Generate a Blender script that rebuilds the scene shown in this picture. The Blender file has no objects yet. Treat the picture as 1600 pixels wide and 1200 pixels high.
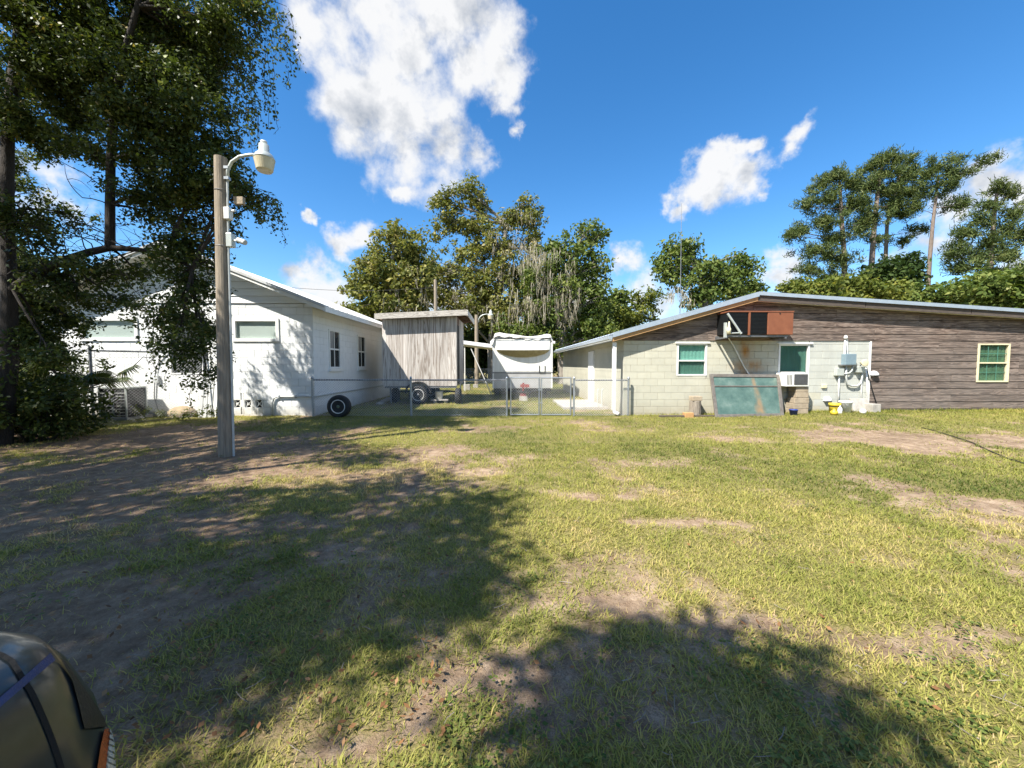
import bpy, math, random
import numpy as np
from mathutils import Vector
random.seed(7); RNG = np.random.default_rng(7)
scene = bpy.context.scene
COL = scene.collection
rad = math.radians

# ------------------------------------------------------------------ camera
F = 601.0; CH = 1.45; YAW = rad(1.2); PITCH = math.atan(30 / F)
cam = bpy.data.cameras.new('camera'); camo = bpy.data.objects.new('camera', cam); COL.objects.link(camo)
cam.sensor_width = 36; cam.lens = 36 * F / 1600; cam.clip_end = 2000; cam.clip_start = .02
camo.location = (0, 0, CH); camo.rotation_euler = (math.pi / 2 - PITCH, 0, -YAW)
scene.camera = camo
HF = np.array([math.sin(YAW), math.cos(YAW), 0]); RT = np.array([math.cos(YAW), -math.sin(YAW), 0]); ZU = np.array([0, 0, 1.])
FW = HF * math.cos(PITCH) - ZU * math.sin(PITCH); UP = HF * math.sin(PITCH) + ZU * math.cos(PITCH)
CP = np.array([0, 0, CH])
def ray(px, py): return FW + RT * ((px - 800) / F) + UP * ((600 - py) / F)
def AY(px, py, Y): r = ray(px, py); return CP + r * (Y / r[1])          # on the plane y = Y
def G(px, py, z=0): r = ray(px, py); return CP + r * ((z - CH) / r[2])  # on the ground
def D(px, py, d): r = ray(px, py); return CP + r * (d / float(r @ HF))  # at forward distance d

# ------------------------------------------------------------------ sun and sky
EL = rad(51); SAZ = rad(49)           # sun elevation; shadows fall SAZ clockwise from +Y
SUN = np.array([-math.sin(SAZ) * math.cos(EL), -math.cos(SAZ) * math.cos(EL), math.sin(EL)])
sl = bpy.data.lights.new('sun', 'SUN'); sl.energy = 5.0; sl.angle = rad(.5); sl.color = (1, .95, .86)
so = bpy.data.objects.new('sun', sl); COL.objects.link(so)
so.rotation_euler = Vector(SUN).to_track_quat('Z', 'Y').to_euler(); so.location = (-20, -20, 30)
world = bpy.data.worlds.new('World'); scene.world = world; world.use_nodes = True; world.cycles.sampling_method = 'MANUAL'; world.cycles.sample_map_resolution = 512
scene.view_settings.view_transform = 'Standard'; scene.view_settings.look = 'None'
scene.view_settings.exposure = 1.2; scene.view_settings.gamma = 1
def build_world():
    nt = world.node_tree; N = nt.nodes; L = nt.links; N.clear()
    out = N.new('ShaderNodeOutputWorld'); bg = N.new('ShaderNodeBackground'); bg.inputs[1].default_value = .1
    sky = N.new('ShaderNodeTexSky'); sky.sky_type = 'NISHITA'; sky.sun_disc = False
    sky.sun_elevation = EL; sky.sun_rotation = math.atan2(SUN[0], SUN[1])
    sky.air_density = 1.0; sky.dust_density = .1; sky.ozone_density = 3.0
    hs = N.new('ShaderNodeHueSaturation'); hs.inputs['Saturation'].default_value = 1.30; hs.inputs['Value'].default_value = 1.0; L.new(sky.outputs[0], hs.inputs['Color'])
    def math_(op, a, b=None, c=None):
        n = N.new('ShaderNodeMath'); n.operation = op
        for i, v in enumerate((a, b, c)):
            if v is None: continue
            if isinstance(v, (int, float)): n.inputs[i].default_value = v
            else: L.new(v, n.inputs[i])
        return n.outputs[0]
    tc = N.new('ShaderNodeTexCoord'); dirv = tc.outputs['Generated']
    def noise(vec, sc, det, rough=.55, dist=0):
        n = N.new('ShaderNodeTexNoise'); n.inputs['Scale'].default_value = sc; n.inputs['Detail'].default_value = det
        n.inputs['Roughness'].default_value = rough; n.inputs['Distortion'].default_value = dist
        L.new(vec, n.inputs['Vector']); return n.outputs[0]
    lob = [(455, -20, 60), (540, 10, 80), (640, 50, 100), (600, 140, 95), (560, 175, 75), (620, 215, 80), (690, 235, 65), (735, 240, 38),
           (740, 40, 70), (790, 75, 52), (812, 120, 36), (690, 10, 80), (600, -60, 110), (815, 190, 20), (745, 120, 45), (530, 160, 45),
           (1130, 225, 30), (1165, 215, 24), (1100, 262, 40), (1150, 268, 42), (1185, 285, 28), (1050, 318, 28), (1090, 300, 34), (1235, 222, 38), (1228, 244, 32),
           (962, 398, 32), (950, 385, 22), (480, 428, 36), (520, 458, 42), (495, 462, 40), (565, 372, 34), (525, 385, 30), (470, 350, 16),
           (1570, 285, 70), (1620, 270, 70), (1510, 335, 66), (1455, 395, 70), (1215, 412, 44), (1195, 440, 44), (1400, 440, 60), (1560, 400, 70),
           (985, 450, 50), (1045, 468, 50), (900, 470, 60), (700, 480, 70), (60, 262, 60), (30, 300, 60), (110, 250, 45), (620, 300, 26)]
    nw = N.new('ShaderNodeTexNoise'); nw.inputs['Scale'].default_value = 5.5; nw.inputs['Detail'].default_value = 6; nw.inputs['Roughness'].default_value = .6; L.new(dirv, nw.inputs['Vector'])
    w1 = N.new('ShaderNodeVectorMath'); w1.operation = 'SUBTRACT'; L.new(nw.outputs['Color'], w1.inputs[0]); w1.inputs[1].default_value = (.5, .5, .5)
    w2 = N.new('ShaderNodeVectorMath'); w2.operation = 'SCALE'; L.new(w1.outputs[0], w2.inputs[0]); w2.inputs['Scale'].default_value = .24
    w3 = N.new('ShaderNodeVectorMath'); w3.operation = 'ADD'; L.new(w2.outputs[0], w3.inputs[0]); L.new(dirv, w3.inputs[1]); wdir = w3.outputs[0]
    lobs = []
    for px, py, r in lob:
        a = ray(px, py); a = a / np.linalg.norm(a); b = ray(px + r, py); b = b / np.linalg.norm(b)
        lobs.append((a, float(np.linalg.norm(a - b)) * 1.0))
    rr = random.Random(5)
    for k in range(14):                         # extra unseen clouds added outside the view to whiten the fill light
        az = rr.uniform(0, 2 * math.pi); el = rr.uniform(.08, 1.2); c = np.array([math.sin(az) * math.cos(el), math.cos(az) * math.cos(el), math.sin(el)])
        if float(c @ FW) > .35: continue
        for j in range(3):
            q = c + np.array([rr.uniform(-.2, .2), rr.uniform(-.2, .2), rr.uniform(-.08, .08)]); lobs.append((q / np.linalg.norm(q), rr.uniform(.10, .22)))
    m = None
    for c, r in lobs:
        dn = N.new('ShaderNodeVectorMath'); dn.operation = 'DISTANCE'; L.new(wdir, dn.inputs[0]); dn.inputs[1].default_value = tuple(c)
        v = math_('MULTIPLY_ADD', dn.outputs['Value'], -1 / r, 1.0)
        m = v if m is None else math_('SMOOTH_MAX', m, v, .5)
    n1 = noise(dirv, 8, 9, .6, .1)
    dens = math_('ADD', m, math_('MULTIPLY', math_('SUBTRACT', n1, .5), 2.3))
    mr = N.new('ShaderNodeMapRange'); mr.interpolation_type = 'SMOOTHSTEP'; L.new(dens, mr.inputs[0])
    mr.inputs[1].default_value = -.05; mr.inputs[2].default_value = .78
    # relief of the cloud: the same noise a little nearer the sun
    va = N.new('ShaderNodeVectorMath'); va.operation = 'ADD'; L.new(dirv, va.inputs[0]); va.inputs[1].default_value = tuple(SUN * .05)
    n2 = noise(va.outputs[0], 8, 5, .6, .1)
    sh = math_('MULTIPLY_ADD', math_('SUBTRACT', n1, n2), 2.2, .62)
    mr2 = N.new('ShaderNodeMapRange'); mr2.interpolation_type = 'SMOOTHSTEP'; L.new(dens, mr2.inputs[0])
    mr2.inputs[1].default_value = .6; mr2.inputs[2].default_value = 1.7; mr2.inputs[3].default_value = .3; mr2.inputs[4].default_value = 0.
    sh = math_('ADD', sh, mr2.outputs[0])
    cr = N.new('ShaderNodeValToRGB'); L.new(sh, cr.inputs[0])
    cr.color_ramp.elements[0].position = .3; cr.color_ramp.elements[0].color = (.42, .47, .55, 1)
    cr.color_ramp.elements[1].position = .95; cr.color_ramp.elements[1].color = (1, 1, 1, 1)
    vm = N.new('ShaderNodeVectorMath'); vm.operation = 'SCALE'; L.new(cr.outputs[0], vm.inputs[0]); vm.inputs['Scale'].default_value = 4.3
    mx = N.new('ShaderNodeMix'); mx.data_type = 'RGBA'; L.new(math_('MULTIPLY', mr.outputs[0], .96), mx.inputs[0])
    L.new(hs.outputs[0], mx.inputs[6]); L.new(vm.outputs[0], mx.inputs[7])
    L.new(mx.outputs[2], bg.inputs[0]); L.new(bg.outputs[0], out.inputs[0])
build_world()

# ------------------------------------------------------------------ materials
MATS = {}
def new_mat(name):
    m = bpy.data.materials.new(name); m.use_nodes = True; nt = m.node_tree
    return m, nt, nt.nodes, nt.links, nt.nodes['Principled BSDF']
def ramp(N, L, fac, stops):
    r = N.new('ShaderNodeValToRGB'); L.new(fac, r.inputs[0]); e = r.color_ramp.elements
    while len(e) < len(stops): e.new(.5)
    for k, (p, c) in enumerate(stops): e[k].position = p; e[k].color = (*c, 1)
    return r.outputs[0]
def tex(N, L, scale=1, det=4, rough=.6, stretch=(1, 1, 1), dist=0, coord='pos'):
    mp = N.new('ShaderNodeMapping'); mp.inputs['Scale'].default_value = stretch
    if coord == 'pos': L.new(N.new('ShaderNodeNewGeometry').outputs['Position'], mp.inputs[0])
    else: L.new(N.new('ShaderNodeTexCoord').outputs['Object'], mp.inputs[0])
    n = N.new('ShaderNodeTexNoise'); n.inputs['Scale'].default_value = scale; n.inputs['Detail'].default_value = det
    n.inputs['Roughness'].default_value = rough; n.inputs['Distortion'].default_value = dist; L.new(mp.outputs[0], n.inputs['Vector'])
    return n.outputs[0]
def mixc(N, L, fac, a, b, mode='MIX'):
    m = N.new('ShaderNodeMix'); m.data_type = 'RGBA'; m.blend_type = mode
    for i, v in ((0, fac), (6, a), (7, b)):
        if isinstance(v, (int, float)): m.inputs[i].default_value = v
        elif isinstance(v, tuple): m.inputs[i].default_value = (*v, 1)
        else: L.new(v, m.inputs[i])
    return m.outputs[2]
def bump(N, L, P, h, s, d=.01):
    b = N.new('ShaderNodeBump'); b.inputs['Strength'].default_value = s; b.inputs['Distance'].default_value = d
    L.new(h, b.inputs['Height']); L.new(b.outputs[0], P.inputs['Normal'])
def plain(name, c1, c2=None, scale=6, rough=.7, metal=0, bmp=.3, stretch=(1, 1, 1), bd=.01, rnd=0, dist=0, coord='pos'):
    if name in MATS: return MATS[name]
    m, nt, N, L, P = new_mat(name); c2 = c2 or tuple(v * .75 for v in c1)
    f = tex(N, L, scale, 6, .62, stretch, dist, coord)
    col = ramp(N, L, f, [(.3, c2), (.68, c1)])
    if rnd:
        oi = N.new('ShaderNodeObjectInfo'); col = mixc(N, L, 1.0, col, ramp(N, L, oi.outputs['Random'], [(0, (1 - rnd,) * 3), (1, (1, 1, 1))]), 'MULTIPLY')
    L.new(col, P.inputs['Base Color']); P.inputs['Roughness'].default_value = rough; P.inputs['Metallic'].default_value = metal
    if bmp: bump(N, L, P, tex(N, L, scale * 5, 5, .6, stretch, 0, coord), bmp, bd)
    MATS[name] = m; return m

def stain_mask(N, L, blobs, nz):      # blobs: (x, z, rx, rz) on a wall facing -Y
    pos = N.new('ShaderNodeNewGeometry').outputs['Position']; tot = None
    for (x, z, rx, rz) in blobs:
        s = N.new('ShaderNodeVectorMath'); s.operation = 'SUBTRACT'; L.new(pos, s.inputs[0]); s.inputs[1].default_value = (x, 0, z)
        q = N.new('ShaderNodeVectorMath'); q.operation = 'MULTIPLY'; L.new(s.outputs[0], q.inputs[0]); q.inputs[1].default_value = (1 / rx, 0, 1 / rz)
        ln = N.new('ShaderNodeVectorMath'); ln.operation = 'LENGTH'; L.new(q.outputs[0], ln.inputs[0])
        mr = N.new('ShaderNodeMapRange'); L.new(ln.outputs['Value'], mr.inputs[0]); mr.inputs[1].default_value = 1.25; mr.inputs[2].default_value = .2
        if tot is None: tot = mr.outputs[0]
        else:
            a = N.new('ShaderNodeMath'); a.operation = 'MAXIMUM'; L.new(tot, a.inputs[0]); L.new(mr.outputs[0], a.inputs[1]); tot = a.outputs[0]
    a = N.new('ShaderNodeMath'); a.operation = 'MULTIPLY'; a.use_clamp = True; L.new(tot, a.inputs[0])
    r = N.new('ShaderNodeMapRange'); L.new(nz, r.inputs[0]); r.inputs[1].default_value = .25; r.inputs[2].default_value = .65; L.new(r.outputs[0], a.inputs[1])
    return a.outputs[0]
def block_mat(name, c1, c2, stains=(), dirt=(.30, .27, .2), dirt_amt=.35):
    m, nt, N, L, P = new_mat(name)
    f = tex(N, L, 1.1, 7, .65); col = ramp(N, L, f, [(.32, c2), (.62, c1)])
    oi = N.new('ShaderNodeObjectInfo')
    col = mixc(N, L, 1.0, col, ramp(N, L, oi.outputs['Random'], [(0, (.93,) * 3), (1, (1, 1, 1))]), 'MULTIPLY')
    d = tex(N, L, 3.5, 8, .72, (1, 1, .45)); dm = N.new('ShaderNodeMapRange'); L.new(d, dm.inputs[0]); dm.inputs[1].default_value = .54; dm.inputs[2].default_value = .8; dm.inputs[4].default_value = dirt_amt
    col = mixc(N, L, dm.outputs[0], col, dirt)
    # splash-back of soil along the foot of the wall
    sx = N.new('ShaderNodeSeparateXYZ'); L.new(N.new('ShaderNodeNewGeometry').outputs['Position'], sx.inputs[0])
    lo = N.new('ShaderNodeMapRange'); L.new(sx.outputs[2], lo.inputs[0]); lo.inputs[1].default_value = .42; lo.inputs[2].default_value = .0; lo.inputs[4].default_value = 1
    ml = N.new('ShaderNodeMath'); ml.operation = 'MULTIPLY'; L.new(lo.outputs[0], ml.inputs[0]); L.new(tex(N, L, 5, 6, .7), ml.inputs[1])
    col = mixc(N, L, ml.outputs[0], col, (.27, .22, .15))
    if stains: col = mixc(N, L, stain_mask(N, L, stains, tex(N, L, 5, 5, .6, (1, 1, .5))), col, (.36, .17, .04))
    L.new(col, P.inputs['Base Color']); P.inputs['Roughness'].default_value = .85
    bump(N, L, P, tex(N, L, 55, 4, .6), .35, .006); MATS[name] = m; return m
def board_mat(name, dark, mid, light, vertical=False, grain=1.0, weather=.5, sc=(1.0, 1.0, 8), low=False):
    m, nt, N, L, P = new_mat(name)
    mp = N.new('ShaderNodeMapping'); L.new(N.new('ShaderNodeNewGeometry').outputs['Position'], mp.inputs[0])
    oi = N.new('ShaderNodeObjectInfo'); cx = N.new('ShaderNodeCombineXYZ')
    ml = N.new('ShaderNodeMath'); ml.operation = 'MULTIPLY'; ml.inputs[1].default_value = 37; L.new(oi.outputs['Random'], ml.inputs[0])
    for i in (0, 1, 2): L.new(ml.outputs[0], cx.inputs[i])
    L.new(cx.outputs[0], mp.inputs['Location'])
    mp.inputs['Scale'].default_value = (7, 7, .3) if vertical else sc
    n = N.new('ShaderNodeTexNoise'); n.inputs['Scale'].default_value = 1.5 * grain; n.inputs['Detail'].default_value = 5; n.inputs['Distortion'].default_value = 1.6
    n.inputs['Roughness'].default_value = .65; L.new(mp.outputs[0], n.inputs['Vector'])
    fr = N.new('ShaderNodeMath'); fr.operation = 'MULTIPLY'; fr.inputs[1].default_value = 5.0; L.new(n.outputs[0], fr.inputs[0])
    sn = N.new('ShaderNodeMath'); sn.operation = 'PINGPONG'; sn.inputs[1].default_value = .5; L.new(fr.outputs[0], sn.inputs[0])
    g2 = N.new('ShaderNodeMath'); g2.operation = 'MULTIPLY'; g2.inputs[1].default_value = 2; L.new(sn.outputs[0], g2.inputs[0])
    col = ramp(N, L, g2.outputs[0], [(.0, dark), (.45, mid), (1.0, light)])
    big = tex(N, L, .45, 5, .65); w = N.new('ShaderNodeMapRange'); L.new(big, w.inputs[0]); w.inputs[1].default_value = .38; w.inputs[2].default_value = .66; w.inputs[4].default_value = weather
    grey = sum(mid) / 3 * 1.35
    wf = w.outputs[0]
    if low:      # rain-washed boards low on the wall have gone silver grey, those high up under the eave stayed brown
        sx = N.new('ShaderNodeSeparateXYZ'); L.new(N.new('ShaderNodeNewGeometry').outputs['Position'], sx.inputs[0]); lo = N.new('ShaderNodeMapRange'); L.new(sx.outputs[2], lo.inputs[0])
        lo.inputs[1].default_value = 2.6; lo.inputs[2].default_value = .9; ad = N.new('ShaderNodeMath'); ad.operation = 'MULTIPLY_ADD'; ad.use_clamp = True; L.new(lo.outputs[0], ad.inputs[0]); ad.inputs[1].default_value = .45; L.new(w.outputs[0], ad.inputs[2]); wf = ad.outputs[0]; grey *= 1.35
    col = mixc(N, L, wf, col, mixc(N, L, .55, col, (grey * 1.02, grey * .95, grey * .87)))
    col = mixc(N, L, 1.0, col, ramp(N, L, oi.outputs['Random'], [(0, (.8,) * 3), (1, (1.08,) * 3)]), 'MULTIPLY')
    L.new(col, P.inputs['Base Color']); P.inputs['Roughness'].default_value = .9
    bump(N, L, P, g2.outputs[0], .35, .006); MATS[name] = m; return m
def leaf_mat(name, stops, trans=.35, rough=.45):
    m, nt, N, L, P = new_mat(name)
    a = N.new('ShaderNodeAttribute'); a.attribute_name = 'rnd'
    col = ramp(N, L, a.outputs['Fac'], stops); L.new(col, P.inputs['Base Color']); P.inputs['Roughness'].default_value = rough
    P.inputs['Specular IOR Level'].default_value = .16
    t = N.new('ShaderNodeBsdfTranslucent'); L.new(mixc(N, L, 1.0, col, (1.25, 1.3, .6), 'MULTIPLY'), t.inputs[0])
    mx = N.new('ShaderNodeMixShader'); mx.inputs[0].default_value = trans; L.new(P.outputs[0], mx.inputs[1]); L.new(t.outputs[0], mx.inputs[2])
    L.new(mx.outputs[0], N['Material Output'].inputs[0]); MATS[name] = m; return m
def glass_mat(name, tint, clear=.5, rough=.03):
    m, nt, N, L, P = new_mat(name)
    P.inputs['Base Color'].default_value = (*tint, 1); P.inputs['Roughness'].default_value = rough; P.inputs['Specular IOR Level'].default_value = .6
    L.new(ramp(N, L, tex(N, L, 3, 5), [(.3, tuple(v * .7 for v in tint)), (.7, tint)]), P.inputs['Base Color'])
    t = N.new('ShaderNodeBsdfTransparent'); mx = N.new('ShaderNodeMixShader'); mx.inputs[0].default_value = clear
    L.new(P.outputs[0], mx.inputs[1]); L.new(t.outputs[0], mx.inputs[2]); L.new(mx.outputs[0], N['Material Output'].inputs[0]); MATS[name] = m; return m

# ------------------------------------------------------------------ mesh helpers
def org(p):
    v = np.zeros(3)
    while p is not None: v = v + np.array(p.location); p = p.parent
    return v
def tag(o, label=None, cat=None, group=None, kind=None):
    if label: o['label'] = label
    if cat: o['category'] = cat
    if group: o['group'] = group
    if kind: o['kind'] = kind
    return o
def thing(name, label, cat, loc=(0, 0, 0), group=None):
    o = bpy.data.objects.new(name, None); COL.objects.link(o); o.location = tuple(float(v) for v in loc); o.empty_display_size = .1
    return tag(o, label, cat, group)
def copy_tree(o, parent=None):
    c = o.copy(); COL.objects.link(c); c.parent = parent
    for ch in list(o.children): copy_tree(ch, c)
    return c
class MB:
    def __init__(s): s.v = []; s.f = []
    def add(s, vs, fs):
        b = len(s.v); s.v += [tuple(float(c) for c in v) for v in vs]; s.f += [tuple(i + b for i in f) for f in fs]; return s
    def box(s, x0, x1, y0, y1, z0, z1):
        return s.add([(x0, y0, z0), (x1, y0, z0), (x1, y1, z0), (x0, y1, z0), (x0, y0, z1), (x1, y0, z1), (x1, y1, z1), (x0, y1, z1)],
                     [(0, 3, 2, 1), (4, 5, 6, 7), (0, 1, 5, 4), (1, 2, 6, 5), (2, 3, 7, 6), (3, 0, 4, 7)])
    def hull8(s, v):   # 8 corners ordered as in box
        return s.add(v, [(0, 3, 2, 1), (4, 5, 6, 7), (0, 1, 5, 4), (1, 2, 6, 5), (2, 3, 7, 6), (3, 0, 4, 7)])
    def prism(s, poly, y0, y1):    # poly in x,z ; extruded along y
        n = len(poly); vs = [(x, y0, z) for x, z in poly] + [(x, y1, z) for x, z in poly]
        area = sum(poly[i][0] * poly[(i + 1) % n][1] - poly[(i + 1) % n][0] * poly[i][1] for i in range(n))
        fs = [tuple(range(n)), tuple(range(2 * n - 1, n - 1, -1))] + [((i + 1) % n, i, n + i, n + (i + 1) % n) for i in range(n)]
        if area < 0: fs = [tuple(reversed(f)) for f in fs]
        return s.add(vs, fs)
    def tube(s, pts, r, n=6, cap=True):
        pts = [np.array(p, float) for p in pts]; rs = r if isinstance(r, (list, tuple)) else [r] * len(pts)
        rings = []; u = None
        for i, p in enumerate(pts):
            t = pts[min(i + 1, len(pts) - 1)] - pts[max(i - 1, 0)]; t = t / (np.linalg.norm(t) + 1e-9)
            if u is None:
                a = np.array([0, 0, 1.]) if abs(t[2]) < .9 else np.array([1., 0, 0]); u = np.cross(t, a)
            u = u - t * (u @ t); u = u / (np.linalg.norm(u) + 1e-9); w = np.cross(t, u)
            rings.append([p + (u * math.cos(2 * math.pi * k / n) + w * math.sin(2 * math.pi * k / n)) * rs[i] for k in range(n)])
        vs = [q for rg in rings for q in rg]; fs = []
        for i in range(len(pts) - 1):
            for k in range(n): fs.append((i * n + k, i * n + (k + 1) % n, (i + 1) * n + (k + 1) % n, (i + 1) * n + k))
        if cap: fs.append(tuple(reversed(range(n)))); fs.append(tuple(range((len(pts) - 1) * n, len(pts) * n)))
        return s.add(vs, fs)
    def lathe(s, prof, c=(0, 0, 0), axis='z', n=20):    # prof: (radius, height)
        vs = []; fs = []
        for (r, h) in prof:
            for k in range(n):
                a = 2 * math.pi * k / n; p = (r * math.cos(a), r * math.sin(a), h)
                if axis == 'y': p = (p[0], -p[2], p[1])      # height points to -Y
                if axis == 'x': p = (p[2], p[0], p[1])
                vs.append((p[0] + c[0], p[1] + c[1], p[2] + c[2]))
        for i in range(len(prof) - 1):
            for k in range(n): fs.append((i * n + k, i * n + (k + 1) % n, (i + 1) * n + (k + 1) % n, (i + 1) * n + k))
        fs.append(tuple(reversed(range(n)))); fs.append(tuple(range((len(prof) - 1) * n, len(prof) * n)))
        return s.add(vs, fs)
    def build(s, name, mat, parent=None, smooth=False, bevel=0, local=False):
        me = bpy.data.meshes.new(name); o = np.zeros(3) if local else org(parent)
        me.from_pydata([(v[0] - o[0], v[1] - o[1], v[2] - o[2]) for v in s.v], [], s.f); me.update()
        ob = bpy.data.objects.new(name, me); COL.objects.link(ob); ob.parent = parent
        me.materials.append(mat if not isinstance(mat, str) else MATS[mat])
        if smooth: me.polygons.foreach_set('use_smooth', [True] * len(me.polygons))
        if bevel:
            b = ob.modifiers.new('bevel', 'BEVEL'); b.width = bevel; b.segments = 2; b.limit_method = 'ANGLE'
        return ob
def np_mesh(name, V, n, mat, parent=None, rnd=None, smooth=False, kind=None):
    # V: (count, n, 3) polygons of n corners each, as one mesh
    V = np.asarray(V, np.float32); cnt = V.shape[0]; V = V - org(parent).astype(np.float32)
    me = bpy.data.meshes.new(name); me.vertices.add(cnt * n); me.vertices.foreach_set('co', V.reshape(-1))
    me.loops.add(cnt * n); me.loops.foreach_set('vertex_index', np.arange(cnt * n, dtype=np.int32))
    me.polygons.add(cnt); me.polygons.foreach_set('loop_start', np.arange(0, cnt * n, n, dtype=np.int32))
    me.update(calc_edges=True)
    if rnd is not None:
        a = me.attributes.new('rnd', 'FLOAT', 'POINT'); a.data.foreach_set('value', np.repeat(np.asarray(rnd, np.float32), n))
    ob = bpy.data.objects.new(name, me); COL.objects.link(ob); ob.parent = parent; me.materials.append(mat if not isinstance(mat, str) else MATS[mat])
    if kind: ob['kind'] = kind
    return ob
def vnoise(x, y, scale, seed, octs=4, gain=.5):
    x = np.asarray(x) / scale; y = np.asarray(y) / scale; tot = np.zeros_like(x, dtype=float); amp = 1.; nrm = 0
    for o in range(octs):
        r = np.random.default_rng(seed + o).random((256, 256)); xi = np.floor(x).astype(int); yi = np.floor(y).astype(int); fx = x - xi; fy = y - yi
        fx = fx * fx * (3 - 2 * fx); fy = fy * fy * (3 - 2 * fy); g = lambda a, b: r[a & 255, b & 255]
        tot += amp * ((g(xi, yi) * (1 - fx) + g(xi + 1, yi) * fx) * (1 - fy) + (g(xi, yi + 1) * (1 - fx) + g(xi + 1, yi + 1) * fx) * fy)
        nrm += amp; amp *= gain; x = x * 2.03 + 11.3; y = y * 2.03 + 5.7
    return tot / nrm
def sstep(a, b, x): t = np.clip((np.asarray(x, float) - a) / (b - a), 0, 1); return t * t * (3 - 2 * t)
def gz(x, y):
    return .12 * sstep(5, 10.5, x) * sstep(5, 11, y) + (vnoise(x, y, 2.2, 3, 3) - .5) * .05 * sstep(30, 15, np.hypot(x, y))
def gzf(x, y): return float(gz(np.array([x]), np.array([y]))[0])

# ------------------------------------------------------------------ shared materials
plain('white_paint', (.80, .80, .78), (.70, .70, .67), 3, .55, bmp=.1)
plain('white_board', (.78, .79, .78), (.70, .71, .70), 2.0, .6, bmp=.15, stretch=(.4, 1, 5), rnd=.05)
plain('galvanised', (.42, .45, .48), (.32, .35, .38), 20, .42, .75, .1)
plain('fence_wire', (.56, .58, .59), (.46, .48, .49), 20, .5, .15, .05)
plain('dark_galv', (.25, .26, .27), (.16, .16, .17), 14, .5, .6, .1)
plain('roof_metal', (.52, .58, .64), (.44, .50, .56), 5, .38, .55, .1)
plain('white_roof', (.62, .63, .63), (.42, .42, .41), 2, .5, .2, .1)
plain('tan_board', (.50, .30, .13), (.36, .19, .08), 4, .75, bmp=.3, stretch=(1.5, 1, 8))
plain('dark_board', (.11, .085, .07), (.05, .04, .035), 4, .85, bmp=.4, stretch=(1.5, 1, 8))
plain('rust_orange', (.235, .085, .040), (.18, .06, .028), 5, .55, bmp=.15)
plain('black_fin', (.018, .02, .022), (.008, .009, .01), 20, .5, .3, .2)
plain('rubber', (.022, .022, .023), (.012, .012, .012), 12, .75, bmp=.3)
plain('black', (.012, .012, .013), (.006, .006, .006), 12, .6)
plain('wheel_white', (.74, .74, .72), (.55, .53, .5), 9, .5, bmp=.1)
plain('concrete', (.42, .40, .36), (.28, .26, .23), 7, .9, bmp=.5)
plain('tan_block', (.40, .33, .24), (.26, .21, .15), 9, .92, bmp=.6)
plain('stump', (.30, .26, .21), (.15, .125, .1), 8, .95, bmp=.8, stretch=(4, 4, .6))
plain('pole_wood', (.34, .28, .21), (.17, .14, .105), 5, .9, bmp=.7, stretch=(7, 7, .5), dist=.4)
plain('lamp_grey', (.55, .58, .55), (.45, .48, .45), 9, .4, .3, .05)
plain('lamp_glass', (.62, .55, .38), (.5, .43, .28), 9, .25, 0, .1)
plain('meter_blue', (.24, .33, .38), (.18, .25, .3), 9, .45, .2, .1)
plain('pipe_grey', (.50, .52, .50), (.40, .42, .41), 8, .5, .1, .05)
plain('pipe_white', (.76, .76, .74), (.62, .62, .6), 8, .5, 0, .05)
plain('yellow', (.66, .50, .04), (.48, .36, .03), 7, .5, bmp=.1)
plain('blue', (.03, .06, .26), (.02, .03, .15), 7, .5, bmp=.1)
plain('red', (.30, .045, .035), (.18, .03, .03), 9, .55, bmp=.1)
plain('curtain', (.20, .50, .40), (.15, .41, .32), 3, .85, bmp=.2, stretch=(9, 9, .4))
plain('curtain_dark', (.07, .22, .16), (.05, .15, .11), 3, .85, bmp=.2, stretch=(9, 9, .4))
plain('curtain_green', (.10, .22, .11), (.05, .13, .06), 4, .85, bmp=.2)
plain('blind', (.62, .73, .67), (.54, .64, .59), 2, .7, bmp=.1, stretch=(1, 1, 60))
plain('dim_room', (.035, .037, .04), (.02, .02, .022), 3, .8)
plain('drape', (.55, .54, .52), (.42, .41, .4), 2, .85, bmp=.2, stretch=(9, 9, .3))
plain('cream_frame', (.70, .64, .44), (.58, .52, .34), 5, .6, bmp=.1)
plain('bark', (.048, .038, .03), (.016, .013, .01), 5, .95, bmp=1.0, stretch=(3, 3, .6), bd=.03)
plain('bark_pale', (.30, .27, .23), (.15, .13, .11), 4, .95, bmp=.8, stretch=(3, 3, .6), bd=.03)
plain('bark_pine', (.24, .19, .16), (.13, .10, .08), 4, .95, bmp=.8, stretch=(3, 3, .8), bd=.03)
plain('camper_white', (.78, .78, .75), (.64, .63, .57), 1.6, .45, bmp=.1, stretch=(6, 6, .5))
plain('camper_grey', (.40, .40, .40), (.32, .32, .31), 3, .5, bmp=.1)
plain('tarp', (.72, .71, .68), (.55, .53, .48), 3, .7, bmp=.6, bd=.03)
plain('algae_tan', (.34, .29, .15), (.22, .18, .08), 7, .7, bmp=.2)
plain('boulder', (.38, .29, .17), (.2, .15, .08), 5, .95, bmp=.8, bd=.03)
plain('moss', (.34, .31, .25), (.22, .2, .16), 2, .95, bmp=0)
board_mat('brown_siding', (.036, .019, .013), (.122, .078, .058), (.28, .21, .17), grain=.6, weather=.7, sc=(.75, .75, 13), low=True)
board_mat('shed_ply', (.20, .155, .125), (.43, .385, .345), (.64, .60, .56), vertical=True, grain=.6, weather=.3)
board_mat('shed_brown', (.09, .05, .04), (.18, .11, .09), (.26, .17, .14), grain=.8, weather=.2)
board_mat('grey_timber', (.22, .20, .17), (.42, .39, .35), (.55, .52, .47), grain=.8, weather=.4)
YF = 11.0
_s = AY(1170, 572, YF); _s2 = AY(1160, 590, YF)
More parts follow.
